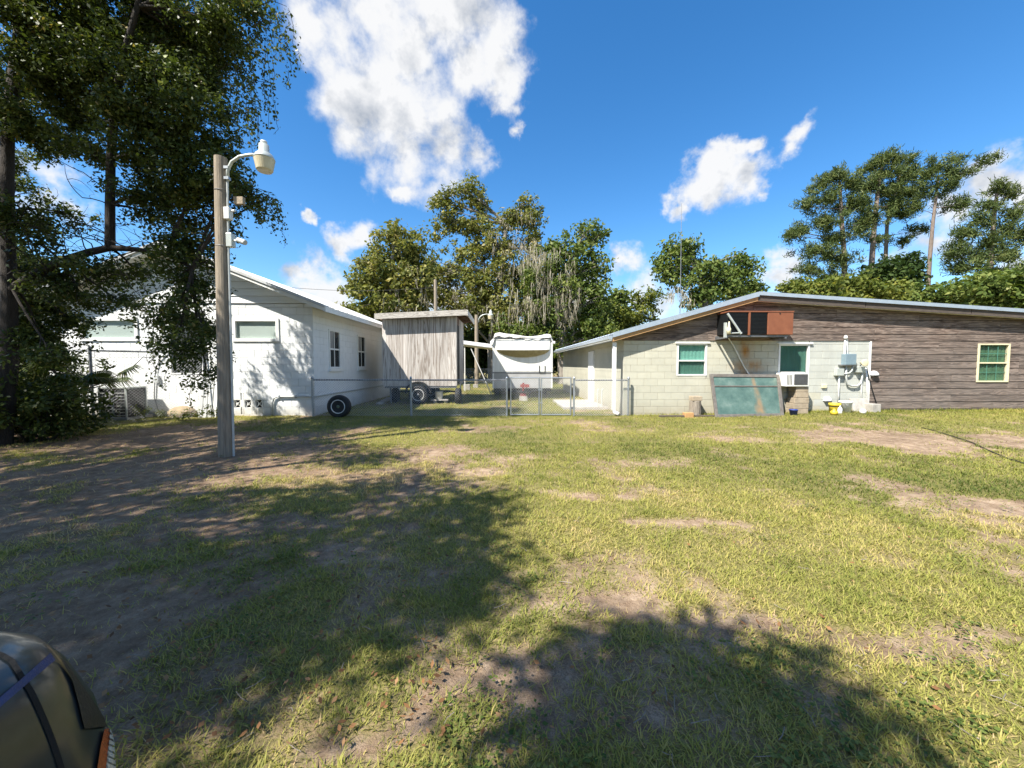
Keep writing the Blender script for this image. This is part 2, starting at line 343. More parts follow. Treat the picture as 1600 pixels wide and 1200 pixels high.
block_mat('cream_block', (.50, .485, .395), (.42, .41, .335), [(_s[0], _s[2], .55, .22), (_s2[0] + .1, _s2[2], .28, .5), (_s[0] - .1, _s[2] + .45, .25, .4)], (.30, .28, .2), .4)
block_mat('grey_block', (.47, .48, .435), (.39, .40, .365), (), (.28, .28, .26), .5)
block_mat('white_block', (.80, .81, .80), (.73, .745, .74), (), (.50, .50, .47), .3)
glass_mat('glass', (.05, .07, .07), .86); glass_mat('glass_dirty', (.16, .23, .20), .35, .12)
leaf_mat('leaf_oak', [(0, (.075, .095, .020)), (.45, (.17, .18, .048)), (.8, (.27, .245, .075)), (1, (.33, .26, .11))], .3, .5)
leaf_mat('leaf_oak_green', [(0, (.05, .085, .018)), (.5, (.12, .16, .038)), (1, (.22, .235, .068))], .3, .5)
leaf_mat('leaf_near', [(0, (.028, .042, .011)), (.5, (.062, .085, .02)), (.85, (.12, .145, .036)), (1, (.24, .19, .06))], .3, .42)
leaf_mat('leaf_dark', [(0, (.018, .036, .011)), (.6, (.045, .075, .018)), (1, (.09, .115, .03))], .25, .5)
leaf_mat('leaf_yellow', [(0, (.07, .10, .02)), (.6, (.15, .17, .035)), (1, (.26, .24, .05))], .35, .5)
leaf_mat('needle', [(0, (.035, .06, .02)), (.5, (.09, .12, .036)), (1, (.18, .19, .06))], .2, .5)
leaf_mat('palm_leaf', [(0, (.03, .05, .012)), (.6, (.07, .095, .022)), (1, (.16, .13, .04))], .3, .4)
leaf_mat('moss_strand', [(0, (.22, .19, .14)), (.5, (.34, .30, .23)), (1, (.46, .42, .34))], .3, .9)
leaf_mat('grass_blade', [(0, (.075, .105, .022)), (.3, (.198, .215, .046)), (.6, (.325, .31, .078)), (.82, (.44, .365, .128)), (1, (.48, .35, .19))], .3, .55)
leaf_mat('dead_leaf', [(0, (.10, .05, .025)), (.6, (.24, .12, .05)), (1, (.34, .2, .1))], .15, .7)

# ------------------------------------------------------------------ ground
BARE = []   # (x, y, rx, ry, strength)
for px, py, wpx, hpx, s in [(1430, 687, 150, 18, .95), (1580, 692, 90, 22, .9), (1300, 682, 50, 7, .5), (1480, 785, 100, 12, .4), (1560, 795, 70, 12, .45), (760, 735, 60, 7, .5), (690, 705, 90, 8, .55),
                             (1000, 818, 130, 16, .6), (1110, 815, 60, 9, .7), (1000, 890, 90, 45, .55), (1190, 970, 110, 40, .55), (1320, 1000, 130, 40, .5), (120, 840, 420, 150, .45), (150, 740, 260, 40, .6), (300, 850, 300, 60, .55), (150, 880, 260, 70, .6), (450, 860, 160, 30, .45), (420, 700, 120, 20, .4), (150, 1060, 300, 80, .5), (880, 1100, 120, 60, .35), (640, 1110, 160, 60, .55), (780, 1150, 80, 60, .6),
                             (1030, 950, 60, 30, .6), (1560, 985, 60, 25, .6), (380, 820, 110, 22, .9), (250, 800, 260, 50, .55), (120, 790, 220, 60, .7), (100, 900, 200, 60, .5), (560, 805, 120, 10, .6),
                             (200, 690, 200, 25, .75), (60, 1000, 200, 60, .6), (330, 690, 60, 12, .5), (930, 770, 80, 10, .35), (900, 640, 40, 3, .5), (700, 840, 120, 20, .35), (430, 1080, 140, 40, .45), (520, 740, 120, 12, .4)]:
    c = G(px, py); dx = wpx / F * np.linalg.norm(c - CP); dy = abs(G(px, py + hpx)[1] - G(px, py - hpx)[1]) / 2
    BARE.append((c[0], c[1], dx, max(dy, .12), s))
def brown_soil(x, y): return sstep(.1, -2.6, x + (vnoise(x, y, 1.5, 81, 3) - .5) * 2.2) * sstep(10.2, 8.5, y)   # soil turns darker and browner towards the left
def bareness(x, y):
    b = np.zeros_like(x); wx = x + (vnoise(x, y, .8, 41, 3) - .5) * .9; wy = y + (vnoise(x, y, .8, 51, 3) - .5) * .9
    for cx, cy, rx, ry, s in BARE: b = np.maximum(b, s * np.clip(1.35 - np.hypot((wx - cx) / rx, (wy - cy) / ry), 0, 1))
    n = vnoise(x, y, 1.1, 21, 5, .6)
    f = vnoise(x, y, .23, 25, 4, .65)
    return np.clip(b * .95 + (n - .48) * 1.7 + (f - .5) * 1.2 + .24 * brown_soil(x, y), 0, 1)
def ground():
    def axis(lim, fine0, fine1, step):
        a = list(np.arange(fine0, fine1, step)); s = step; v = fine1
        while v < lim: a.append(v); s *= 1.25; v += s
        s = step; v = fine0 - step; pre = []
        while v > -lim: pre.append(v); s *= 1.25; v -= s
        return np.array(pre[::-1] + a)
    xs = axis(400, -12, 17, .11); ys = axis(400, .6, 13, .08)
    X, Y = np.meshgrid(xs, ys); Z = gz(X, Y); b = bareness(X, Y)
    Z = Z - .02 * b * sstep(14, 12, Y) + (vnoise(X, Y, .22, 9, 3) - .5) * .022 * sstep(14, 11, Y)
    nx, ny = len(xs), len(ys); V = np.stack([X, Y, Z], -1).reshape(-1, 3)
    i = np.arange((ny - 1) * (nx - 1)); r = i // (nx - 1); c = i % (nx - 1); a = r * nx + c
    Fq = np.stack([a, a + 1, a + nx + 1, a + nx], -1)
    me = bpy.data.meshes.new('ground'); me.vertices.add(len(V)); me.vertices.foreach_set('co', V.astype(np.float32).reshape(-1))
    me.loops.add(Fq.size); me.loops.foreach_set('vertex_index', Fq.reshape(-1).astype(np.int32)); me.polygons.add(len(Fq))
    me.polygons.foreach_set('loop_start', np.arange(0, Fq.size, 4, dtype=np.int32)); me.update(calc_edges=True)
    me.polygons.foreach_set('use_smooth', [True] * len(Fq))
    at = me.attributes.new('bare', 'FLOAT', 'POINT'); at.data.foreach_set('value', b.reshape(-1).astype(np.float32))
    at = me.attributes.new('brown_soil', 'FLOAT', 'POINT'); at.data.foreach_set('value', brown_soil(X, Y).reshape(-1).astype(np.float32))
    o = bpy.data.objects.new('ground', me); COL.objects.link(o); o['kind'] = 'structure'
    m, nt, N, L, P = new_mat('soil_and_thatch')
    an = N.new('ShaderNodeAttribute'); an.attribute_name = 'bare'
    n1 = tex(N, L, 9, 8, .7); n2 = tex(N, L, 45, 6, .7); n3 = tex(N, L, 1.3, 5, .6)
    sand = ramp(N, L, n1, [(.3, (.19, .135, .092)), (.5, (.325, .25, .175)), (.72, (.47, .385, .29))])
    sand = mixc(N, L, 1., sand, ramp(N, L, n3, [(.35, (.6, .55, .52)), (.65, (1.05, 1.0, .97))]), 'MULTIPLY')
    sand = mixc(N, L, 1., sand, ramp(N, L, tex(N, L, 140, 3, .7), [(.36, (.62, .58, .55)), (.5, (1, 1, 1)), (.68, (1.2, 1.18, 1.15))]), 'MULTIPLY')
    hm = N.new('ShaderNodeAttribute'); hm.attribute_name = 'brown_soil'; hf = N.new('ShaderNodeMath'); hf.operation = 'MULTIPLY'; hf.inputs[1].default_value = .6; L.new(hm.outputs['Fac'], hf.inputs[0])
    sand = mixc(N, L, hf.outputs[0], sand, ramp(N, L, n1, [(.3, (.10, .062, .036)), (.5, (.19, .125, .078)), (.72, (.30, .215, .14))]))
    th = ramp(N, L, n2, [(.3, (.085, .085, .028)), (.5, (.18, .16, .055)), (.7, (.30, .24, .11))])
    mm = N.new('ShaderNodeMath'); mm.operation = 'MULTIPLY_ADD'; L.new(n2, mm.inputs[0]); mm.inputs[1].default_value = 1.0; L.new(an.outputs['Fac'], mm.inputs[2])
    mr = N.new('ShaderNodeMapRange'); L.new(mm.outputs[0], mr.inputs[0]); mr.inputs[1].default_value = .62; mr.inputs[2].default_value = 1.05
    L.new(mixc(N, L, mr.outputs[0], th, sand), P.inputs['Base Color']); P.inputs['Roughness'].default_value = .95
    P.inputs['Specular IOR Level'].default_value = .15
    bump(N, L, P, n2, .8, .02); me.materials.append(m)
ground()
KEEPOUT = [(-15, -5.42, 10.99, 30), (3.35, 20, 11.0, 23)]
def grass():
    bands = [(1.15, 2.6, 13000, .040, .0050), (2.6, 4.2, 7600, .043, .0058), (4.2, 7, 3700, .050, .0072), (7, 13.5, 1700, .060, .011), (13.5, 32, 260, .10, .028)]
    Vq, Vt, Rq, Rt = [], [], [], []
    for bi, (d0, d1, den, ln, wd) in enumerate(bands):
        area = 1.42 * (d1 * d1 - d0 * d0); n = int(area * den)
        d = np.sqrt(RNG.random(n) * (d1 * d1 - d0 * d0) + d0 * d0); lat = (RNG.random(n) * 2 - 1) * 1.42 * d
        x = d * HF[0] + lat * RT[0]; y = d * HF[1] + lat * RT[1]
        b = bareness(x, y); keep = RNG.random(n) > np.clip((b - .18) * 1.75, 0, .97); straw = ~keep & (RNG.random(n) < .16); keep |= straw
        for (x0, x1, y0, y1) in KEEPOUT: keep &= ~((x > x0) & (x < x1) & (y > y0) & (y < y1))
        keep &= (x > -14) & (x < 19)
        x, y, b, straw = x[keep], y[keep], b[keep], straw[keep]; n = len(x)
        tuft = vnoise(x, y, .16, 61, 3, .6); patch = vnoise(x, y, 1.6, 71, 4, .6)
        a = RNG.random(n) * 2 * np.pi; el = np.where(straw, rad(4), rad(8) + RNG.random(n) ** 1.4 * rad(56))
        wall = 1 + 1.0 * sstep(10.3, 10.9, y) * (x > 3.6) * (y < 11.2)
        l = ln * (.45 + RNG.random(n) * 1.0) * (.55 + .9 * tuft) * wall; w = wd * (.7 + .6 * RNG.random(n))
        z = gz(x, y) - .012 + (vnoise(x, y, .22, 9, 3) - .5) * .022 * sstep(14, 11, y) - .02 * b
        P0 = np.stack([x, y, z], -1); dirh = np.stack([np.cos(a), np.sin(a), 0 * a], -1); side = np.stack([-np.sin(a), np.cos(a), 0 * a], -1) * w[:, None] / 2
        P1 = P0 + dirh * (l * np.cos(el) * .5)[:, None] + ZU * (l * np.sin(el) * .62)[:, None]
        P2 = P0 + dirh * (l * np.cos(el * .6) * 1.05)[:, None] + ZU * (l * np.sin(el) * .85 + .012)[:, None]
        rn = np.clip(.03 + (patch - .5) * 1.35 + .31 + (RNG.random(n) - .5) * .42 + b * .28 + (RNG.random(n) > .93) * .35 - (tuft - .5) * .3, 0, 1); rn = np.clip(rn + .16 * brown_soil(x, y), 0, 1); rn = np.where(straw, .72 + .28 * RNG.random(n), rn); l = np.where(straw, l * .9, l)
        if bi < 3:
            Vq.append(np.stack([P0 - side, P0 + side, P1 + side * .9, P1 - side * .9], 1)); Rq.append(rn)
            Vt.append(np.stack([P1 - side * .9, P1 + side * .9, P2], 1)); Rt.append(rn)
        else: Vt.append(np.stack([P0 - side, P0 + side, P2], 1)); Rt.append(rn)
    V4 = np.concatenate(Vq); V3 = np.concatenate(Vt)
    # one mesh: quads then triangles
    me = bpy.data.meshes.new('grass'); co = np.concatenate([V4.reshape(-1, 3), V3.reshape(-1, 3)]).astype(np.float32)
    me.vertices.add(len(co)); me.vertices.foreach_set('co', co.reshape(-1)); me.loops.add(len(co)); me.loops.foreach_set('vertex_index', np.arange(len(co), dtype=np.int32))
    q, t = len(V4), len(V3); me.polygons.add(q + t)
    me.polygons.foreach_set('loop_start', np.concatenate([np.arange(q) * 4, q * 4 + np.arange(t) * 3]).astype(np.int32)); me.update(calc_edges=True)
    at = me.attributes.new('rnd', 'FLOAT', 'POINT'); at.data.foreach_set('value', np.concatenate([np.repeat(np.concatenate(Rq), 4), np.repeat(np.concatenate(Rt), 3)]).astype(np.float32))
    o = bpy.data.objects.new('grass', me); COL.objects.link(o); me.materials.append(MATS['grass_blade'])
    tag(o, 'short patchy lawn grass, green to straw yellow, over sandy soil', 'grass', kind='stuff')
grass()
def weeds_and_litter():
    # broad-leaved lawn weeds near the camera and dry fallen leaves
    pts = []
    for k in range(900):
        d = 1.25 + random.random() ** 1.5 * 5; lat = random.uniform(-1.35, 1.35) * d; x = d * HF[0] + lat * RT[0]; y = d * HF[1] + lat * RT[1]
        pts.append((x, y))
    pts = np.array(pts); k = vnoise(pts[:, 0], pts[:, 1], .7, 91, 3) > .52; pts = pts[k]
    V, R = [], []
    for x, y in pts:
        for j in range(random.randint(6, 14)):
            a = random.uniform(0, 6.28); r = random.uniform(.01, .07); c = np.array([x + r * math.cos(a), y + r * math.sin(a), 0]); c[2] = gzf(c[0], c[1]) + random.uniform(.008, .03)
            s = random.uniform(.007, .014); b = random.uniform(0, 6.28); u = np.array([math.cos(b), math.sin(b), random.uniform(-.3, .3)]) * s; w = np.array([-math.sin(b), math.cos(b), random.uniform(-.3, .3)]) * s * .8
            V.append([c - u, c + w * .9, c + u, c - w * .9]); R.append(random.random())
    tag(np_mesh('lawn_weeds', V, 4, 'leaf_oak_green', rnd=R), 'small round leaved weeds growing low among the grass', 'weeds', kind='stuff')
    V, R = [], []
    for k in range(900):
        if k < 760: p = G(random.uniform(0, 700), 655 + random.random() ** 1.2 * 520)
        else: p = G(random.uniform(600, 1600), random.uniform(660, 1190))
        z = gzf(p[0], p[1]) + random.uniform(.012, .03); s = random.uniform(.008, .02); b = random.uniform(0, 6.28)
        u = np.array([math.cos(b), math.sin(b), random.uniform(-.5, .5)]) * s; w = np.array([-math.sin(b), math.cos(b), random.uniform(-.6, .6)]) * s * .5
        c = np.array([p[0], p[1], z + .5 * s]); V.append([c - u, c + w, c + u, c - w]); R.append(random.random())
    m = MB()
    for k in range(90):
        p = G(random.uniform(0, 1600), 680 + random.random() ** .8 * 520); l = random.uniform(.03, .09); a = random.uniform(0, 6.28); z = gzf(p[0], p[1]) + .012
        q = [np.array([p[0] + math.cos(a) * l * t + random.gauss(0, .004), p[1] + math.sin(a) * l * t + random.gauss(0, .004), z + random.uniform(0, .012)]) for t in (0, .5, 1)]; m.tube(q, random.uniform(.0015, .003), 4, False)
    tag(m.build('twigs', 'stump'), 'small dry twigs littering the lawn', 'twigs', kind='stuff')
    tag(np_mesh('fallen_leaves', V, 4, 'dead_leaf', rnd=R), 'dry brown and reddish leaves scattered over the lawn', 'leaves', kind='stuff')
weeds_and_litter()

# ------------------------------------------------------------------ walls of blocks and boards
MESHC = {}
def piece(name, x0, x1, z0, z1, Y, th, mat, parent, key):   # a bevelled flat piece facing -Y, mesh shared by size
    w, h = round(x1 - x0, 3), round(z1 - z0, 3); k = (key, w, h, th)
    if k not in MESHC:
        b = min(.004, th * .4); vs = [(0, 0 + b, 0), (w, b, 0), (w, b, h), (0, b, h), (b, 0, b), (w - b, 0, b), (w - b, 0, h - b), (b, 0, h - b), (0, th, 0), (w, th, 0), (w, th, h), (0, th, h)]
        fs = [(4, 5, 6, 7), (0, 1, 5, 4), (1, 2, 6, 5), (2, 3, 7, 6), (3, 0, 4, 7), (1, 0, 8, 9), (2, 1, 9, 10), (3, 2, 10, 11), (0, 3, 11, 8)]
        me = bpy.data.meshes.new(name); me.from_pydata(vs, [], fs); me.update(); me.materials.append(MATS[mat]); MESHC[k] = me
    o = bpy.data.objects.new(name, MESHC[k]); COL.objects.link(o); o.parent = parent
    o.location = tuple(np.array([x0, Y, z0]) - org(parent)); return o
def sub_rect(r, holes):
    out = [r]
    for (hx0, hx1, hz0, hz1) in holes:
        nxt = []
        for (x0, x1, z0, z1) in out:
            if x1 <= hx0 or x0 >= hx1 or z1 <= hz0 or z0 >= hz1: nxt.append((x0, x1, z0, z1)); continue
            if x0 < hx0: nxt.append((x0, hx0, z0, z1))
            if x1 > hx1: nxt.append((hx1, x1, z0, z1))
            a, b = max(x0, hx0), min(x1, hx1)
            if z0 < hz0: nxt.append((a, b, z0, hz0))
            if z1 > hz1: nxt.append((a, b, hz1, z1))
        out = nxt
    return [q for q in out if q[1] - q[0] > .03 and q[3] - q[2] > .03]
def block_rects(x0, x1, z0, z1, holes, bw=.4, bh=.2, gap=.005, joined=0):
    out = []; k = 0; z = z0
    while z < z1 - .02:
        zt = min(z + bh, z1); x = x0 - (bw / 2 if k % 2 else 0)
        while x < x1 - .01:
            a, b = max(x, x0), min(x + bw, x1)
            if b - a > .03: out += [(q[0] + gap / 2, q[1] - gap / 2, q[2] + gap / 2, q[3] - gap / 2) for q in sub_rect((a, b, z, zt), holes)]
            x += bw
        z += bh; k += 1
    return out
def clip_poly(poly, half):     # half: list of (a,b,c): keep a*x+b*z<=c
    for a, b, c in half:
        out = []
        for i in range(len(poly)):
            p, q = poly[i], poly[(i + 1) % len(poly)]; dp, dq = a * p[0] + b * p[1] - c, a * q[0] + b * q[1] - c
            if dp <= 0: out.append(p)
            if dp * dq < 0: t = dp / (dp - dq); out.append((p[0] + t * (q[0] - p[0]), p[1] + t * (q[1] - p[1])))
        poly = out
        if len(poly) < 3: return []
    return poly
def under(p, q):   # half plane below the line p->q (p left of q)
    m = (q[1] - p[1]) / (q[0] - p[0]); return (-m, 1, p[1] - m * p[0])

# ------------------------------------------------------------------ windows
def sash_window(house, x0, x1, z0, z1, Y, frame_mat, top_mat, bot_mat, hood=True, grid=0, split=.5, fw=.05, label=None):
    m = MB(); zc = z0 + (z1 - z0) * split
    m.box(x0, x0 + fw, Y - .012, Y + .07, z0, z1); m.box(x1 - fw, x1, Y - .012, Y + .07, z0, z1)
    m.box(x0 + fw, x1 - fw, Y - .012, Y + .07, z0, z0 + fw * .8); m.box(x0 + fw, x1 - fw, Y - .012, Y + .07, z1 - fw * .8, z1)
    m.box(x0 + fw, x1 - fw, Y + .004, Y + .06, zc - .02, zc + .02)
    w = m.build('window', frame_mat, house, bevel=.004)
    if label: w['label'] = label
    for nm, a, b, yy, cm in (('upper_pane', zc + .02, z1 - fw * .8, Y + .026, top_mat), ('lower_pane', z0 + fw * .8, zc - .02, Y + .04, bot_mat)):
        MB().box(x0 + fw, x1 - fw, yy, yy + .004, a, b).build(nm, 'glass', w)
        c = MB()     # gently folded curtain behind the pane
        n = 24
        pts = [(x0 + fw + (x1 - x0 - 2 * fw) * i / n, Y + .066 + .008 * math.sin(i * 1.9)) for i in range(n + 1)]
        c.add([(p[0], p[1], a) for p in pts] + [(p[0], p[1], b) for p in pts], [(i, i + 1, n + 2 + i, n + 1 + i) for i in range(n)])
        c.build('curtain', cm, w, smooth=True)
        if grid:
            g = MB()
            for i in range(1, 3): xx = x0 + fw + (x1 - x0 - 2 * fw) * i / 3; g.box(xx - .008, xx + .008, yy - .006, yy - .001, a, b)
            g.box(x0 + fw, x1 - fw, yy - .005, yy, (a + b) / 2 - .008, (a + b) / 2 + .008); g.build('muntin', 'curtain_dark', w)
    if hood: MB().box(x0 - .05, x1 + .06, Y - .05, Y + .03, z1 + .003, z1 + .05).build('hood', frame_mat, w, bevel=.004)
    return w

# ------------------------------------------------------------------ right-hand house: block front, brown boards
def brown_house():
    xw = AY(974, 600, YF)[0]; oh = .24; Yr = YF - oh
    E = AY(957, 533, Yr); A = AY(1185, 469, Yr); B = AY(1600, 496, Yr)
    E = (E[0], E[2]); A = (A[0], A[2]); mB = (B[2] - A[1]) / (B[0] - A[0]); XE = 19.5; Bz = (XE, A[1] + mB * (XE - A[0]))
    xr = XE - .4; ztop = AY(1100, 532, YF)[2]; xs = AY(1358, 600, YF)[0]; yb = YF + 11.3
    h = thing('block_house', 'long low house of pale blocks and weathered brown boards under a metal roof', 'house', (8, YF + 5, 0))
    hl = [under(E, A), under(A, Bz)]
    win = []
    for (a, b, t, bt) in ((1058, 1104, 537, 587), (1217, 1263, 538, 604), (1527, 1573, 537, 597)):
        p, q = AY(a, t, YF), AY(b, bt, YF); win.append((p[0], q[0], q[2], p[2]))
    # backing walls
    core = MB()
    core.prism(clip_poly([(xw + .02, -.1), (xr, -.1), (xr, 9), (xw + .02, 9)], [(a, b, c - .03) for a, b, c in hl]), YF + .09, yb)
    core.build('inner_wall', plain('mortar', (.45, .45, .38), (.34, .34, .28), 9, .95), h)
    # blocks of the front
    rects = block_rects(xw, xs, -.16, ztop, [(a, b, c, d) for a, b, c, d in win[:2]])
    xc = AY(1263, 600, YF)[0]
    for r in rects: piece('block', *r, YF + random.uniform(-.002, .002), .088, 'cream_block' if r[0] < xc else 'grey_block', h, 'cb' if r[0] < xc else 'gb')
    # blocks of the side, seen at a slant
    sm = MB()
    for (a, b, c, d) in block_rects(YF, yb, -.16, E[1] + .06, [(YF + 3.55, YF + 4.5, -.2, 2.0)]): sm.box(xw - .004, xw + .06, a, b, c, d)
    tag(sm.build('side_blocks', 'cream_block', h), kind='stuff')
    MB().box(xw - .05, xw + .05, YF + 3.6, YF + 4.45, .06, 1.97).build('side_door', 'pipe_white', h, bevel=.005)
    # boards
    z = -.02 + .12; rnd = random.Random(3); courses = []
    bh = .197
    while z < A[1]: courses.append((z, z + bh)); z += bh
    zoff = ztop - min((c[0] for c in courses if c[0] > ztop - .1), key=lambda v: abs(v - ztop)); courses = [(a + zoff, b + zoff) for a, b in courses]
    for (a, b) in courses:
        lo = xs + .005 if b <= ztop + .05 else xw - .02; x = lo
        first = True
        while x < xr:
            L_ = 2.44 if not first else rnd.choice([1.3, 2.0, 2.44]); first = False
            x2 = min(x + L_, xr)
            for q in sub_rect((x, x2 - .005, a, b - .011), [win[2]]):
                poly = clip_poly([(q[0], q[2]), (q[1], q[2]), (q[1], q[3]), (q[0], q[3])], [(p_, q_, c_ - .02) for p_, q_, c_ in hl])
                if len(poly) >= 3:
                    dy = rnd.uniform(0, .004)
                    n_ = len(poly); fr = [(px_, YF - .026 + dy + .012 * (pz_ - a) / bh, pz_) for px_, pz_ in poly]; bk = [(px_, YF + .089, pz_) for px_, pz_ in poly]
                    MB().add(fr + bk, [tuple(range(n_)), tuple(range(2 * n_ - 1, n_ - 1, -1))] + [((i + 1) % n_, i, n_ + i, n_ + (i + 1) % n_) for i in range(n_)]).build('board', 'brown_siding', h)
            x = x2
    MB().box(xs, xr, YF - .03, YF + .02, courses[0][0] - .03, courses[0][0] - .004).build('bottom_trim', 'dark_board', h)
    MB().box(xs + .02, xr, YF - .005, YF + .088, -.2, courses[0][0] - .03).build('foundation', 'concrete', h, bevel=.01)
    MB().box(xs - .035, xs - .001, YF - .03, YF + .03, -.1, ztop - .02).build('corner_trim', 'white_paint', h, bevel=.003)
    # roof
    th = .19
    deck = MB().prism([E, A, Bz, (Bz[0], Bz[1] + th), (A[0], A[1] + th), (E[0], E[1] + th)], Yr + .03, yb + .3).build('roof', 'white_paint', h)
    def slope_pt(p, q, t, up): return (p[0] + (q[0] - p[0]) * t, p[1] + (q[1] - p[1]) * t + up)
    n = 13; yy = np.linspace(Yr - .03, yb + .33, n + 1)
    for (p, q, nm) in ((E, A, 0), (A, Bz, 1)):
        for i in range(n):
            m = MB(); pr = []
            y0, y1 = yy[i], yy[i + 1] - .002; w = (y1 - y0)
            for k in range(3):
                c = y0 + w * (k + .5) / 3; pr += [(c - w / 6, 0), (c - .03, 0), (c - .018, .022), (c + .018, .022), (c + .03, 0)]
            pr.append((y1, 0)); vs = []
            for t in (-.008 if nm == 0 else .0, 1.):
                for (y, up) in pr: s = slope_pt(p, q, t, th + .006 + up); vs.append((s[0], y, s[1]))
            m_ = len(pr); m.add(vs, [(j, j + 1, m_ + j + 1, m_ + j) for j in range(m_ - 1)]); m.build('metal_sheet', 'roof_metal', deck)
    # metal edge trim and fascia along the gable
    for (p, q, fm, nm) in ((E, A, 'tan_board', 'fascia_board'), (A, Bz, 'dark_board', 'fascia_board')):
        L_ = 8 if q is Bz else 4; k = max(1, int(abs(q[0] - p[0]) / 2.6))
        for i in range(k):
            a = slope_pt(p, q, i / k, 0); b = slope_pt(p, q, (i + 1) / k - .002, 0); d = .10 if fm == 'tan_board' else .12
            MB().prism([(a[0], a[1] - .015), (b[0], b[1] - .015), (b[0], b[1] + .125), (a[0], a[1] + .125)] if fm == 'tan_board' else [(a[0], a[1] - .02), (b[0], b[1] - .02), (b[0], b[1] + .155), (a[0], a[1] + .155)], Yr - .005 + .004 * (i % 2), Yr + .028).build(nm, fm, deck)
        a, b = p, q; lo_ = .10 if fm == 'tan_board' else .135
        MB().prism([(a[0], a[1] + lo_), (b[0], b[1] + lo_), (b[0], b[1] + th + .045), (a[0], a[1] + th + .045)], Yr - .05, Yr - .014).build('edge_trim', 'roof_metal', deck)
    # gutter along the eave, downspout at the corner
    g = MB(); ex, ez = E[0] - .01, E[1] + .15
    g.prism([(ex - .11, ez), (ex - .11, ez - .09), (ex - .02, ez - .11), (ex + .0, ez - .11), (ex + .0, ez - .1), (ex - .02, ez - .1), (ex - .1, ez - .083), (ex - .1, ez)], Yr - .02, yb + .3)
    g.box(ex - .10, ex, Yr - .024, Yr - .014, ez - .1, ez); gut = g.build('gutter', 'roof_metal', h)
    d = MB(); x = AY(959.5, 560, YF - .1)[0]; w = .05
    d.box(x - w, x + w, YF - .16, YF - .07, .16, E[1] - .03)
    d.hull8([(x - w, YF - .16, .16), (x + w, YF - .16, .16), (x + w, YF - .07, .16), (x - w, YF - .07, .16), (x - w, YF - .16, .159), (x + w, YF - .16, .159), (x + w, YF - .07, .159), (x - w, YF - .07, .159)])
    dn = d.build('downspout', 'pipe_white', h, bevel=.006)
    MB().tube([(x, YF - .115, .17), (x + .02, YF - .14, .10), (x + .12, YF - .22, .055)], .05, 10, False).build('elbow', 'pipe_white', dn, smooth=True)
    return h, win, xs, xw, E, A
house_r, WR, XS, XW, ER, AR = brown_house()
sash_window(house_r, *WR[0][:2], WR[0][2], WR[0][3], YF, 'white_paint', 'curtain', 'curtain_dark', split=.47)
_w2 = WR[1]; sash_window(house_r, _w2[0], _w2[1], _w2[2], _w2[3], YF, 'white_paint', 'curtain_dark', 'curtain', split=.30)
_w3 = WR[2]; sash_window(house_r, _w3[0], _w3[1], _w3[2], _w3[3], YF - .03, 'cream_frame', 'curtain_green', 'curtain_green', hood=False, grid=1, label='cream framed window with small panes and green curtain')

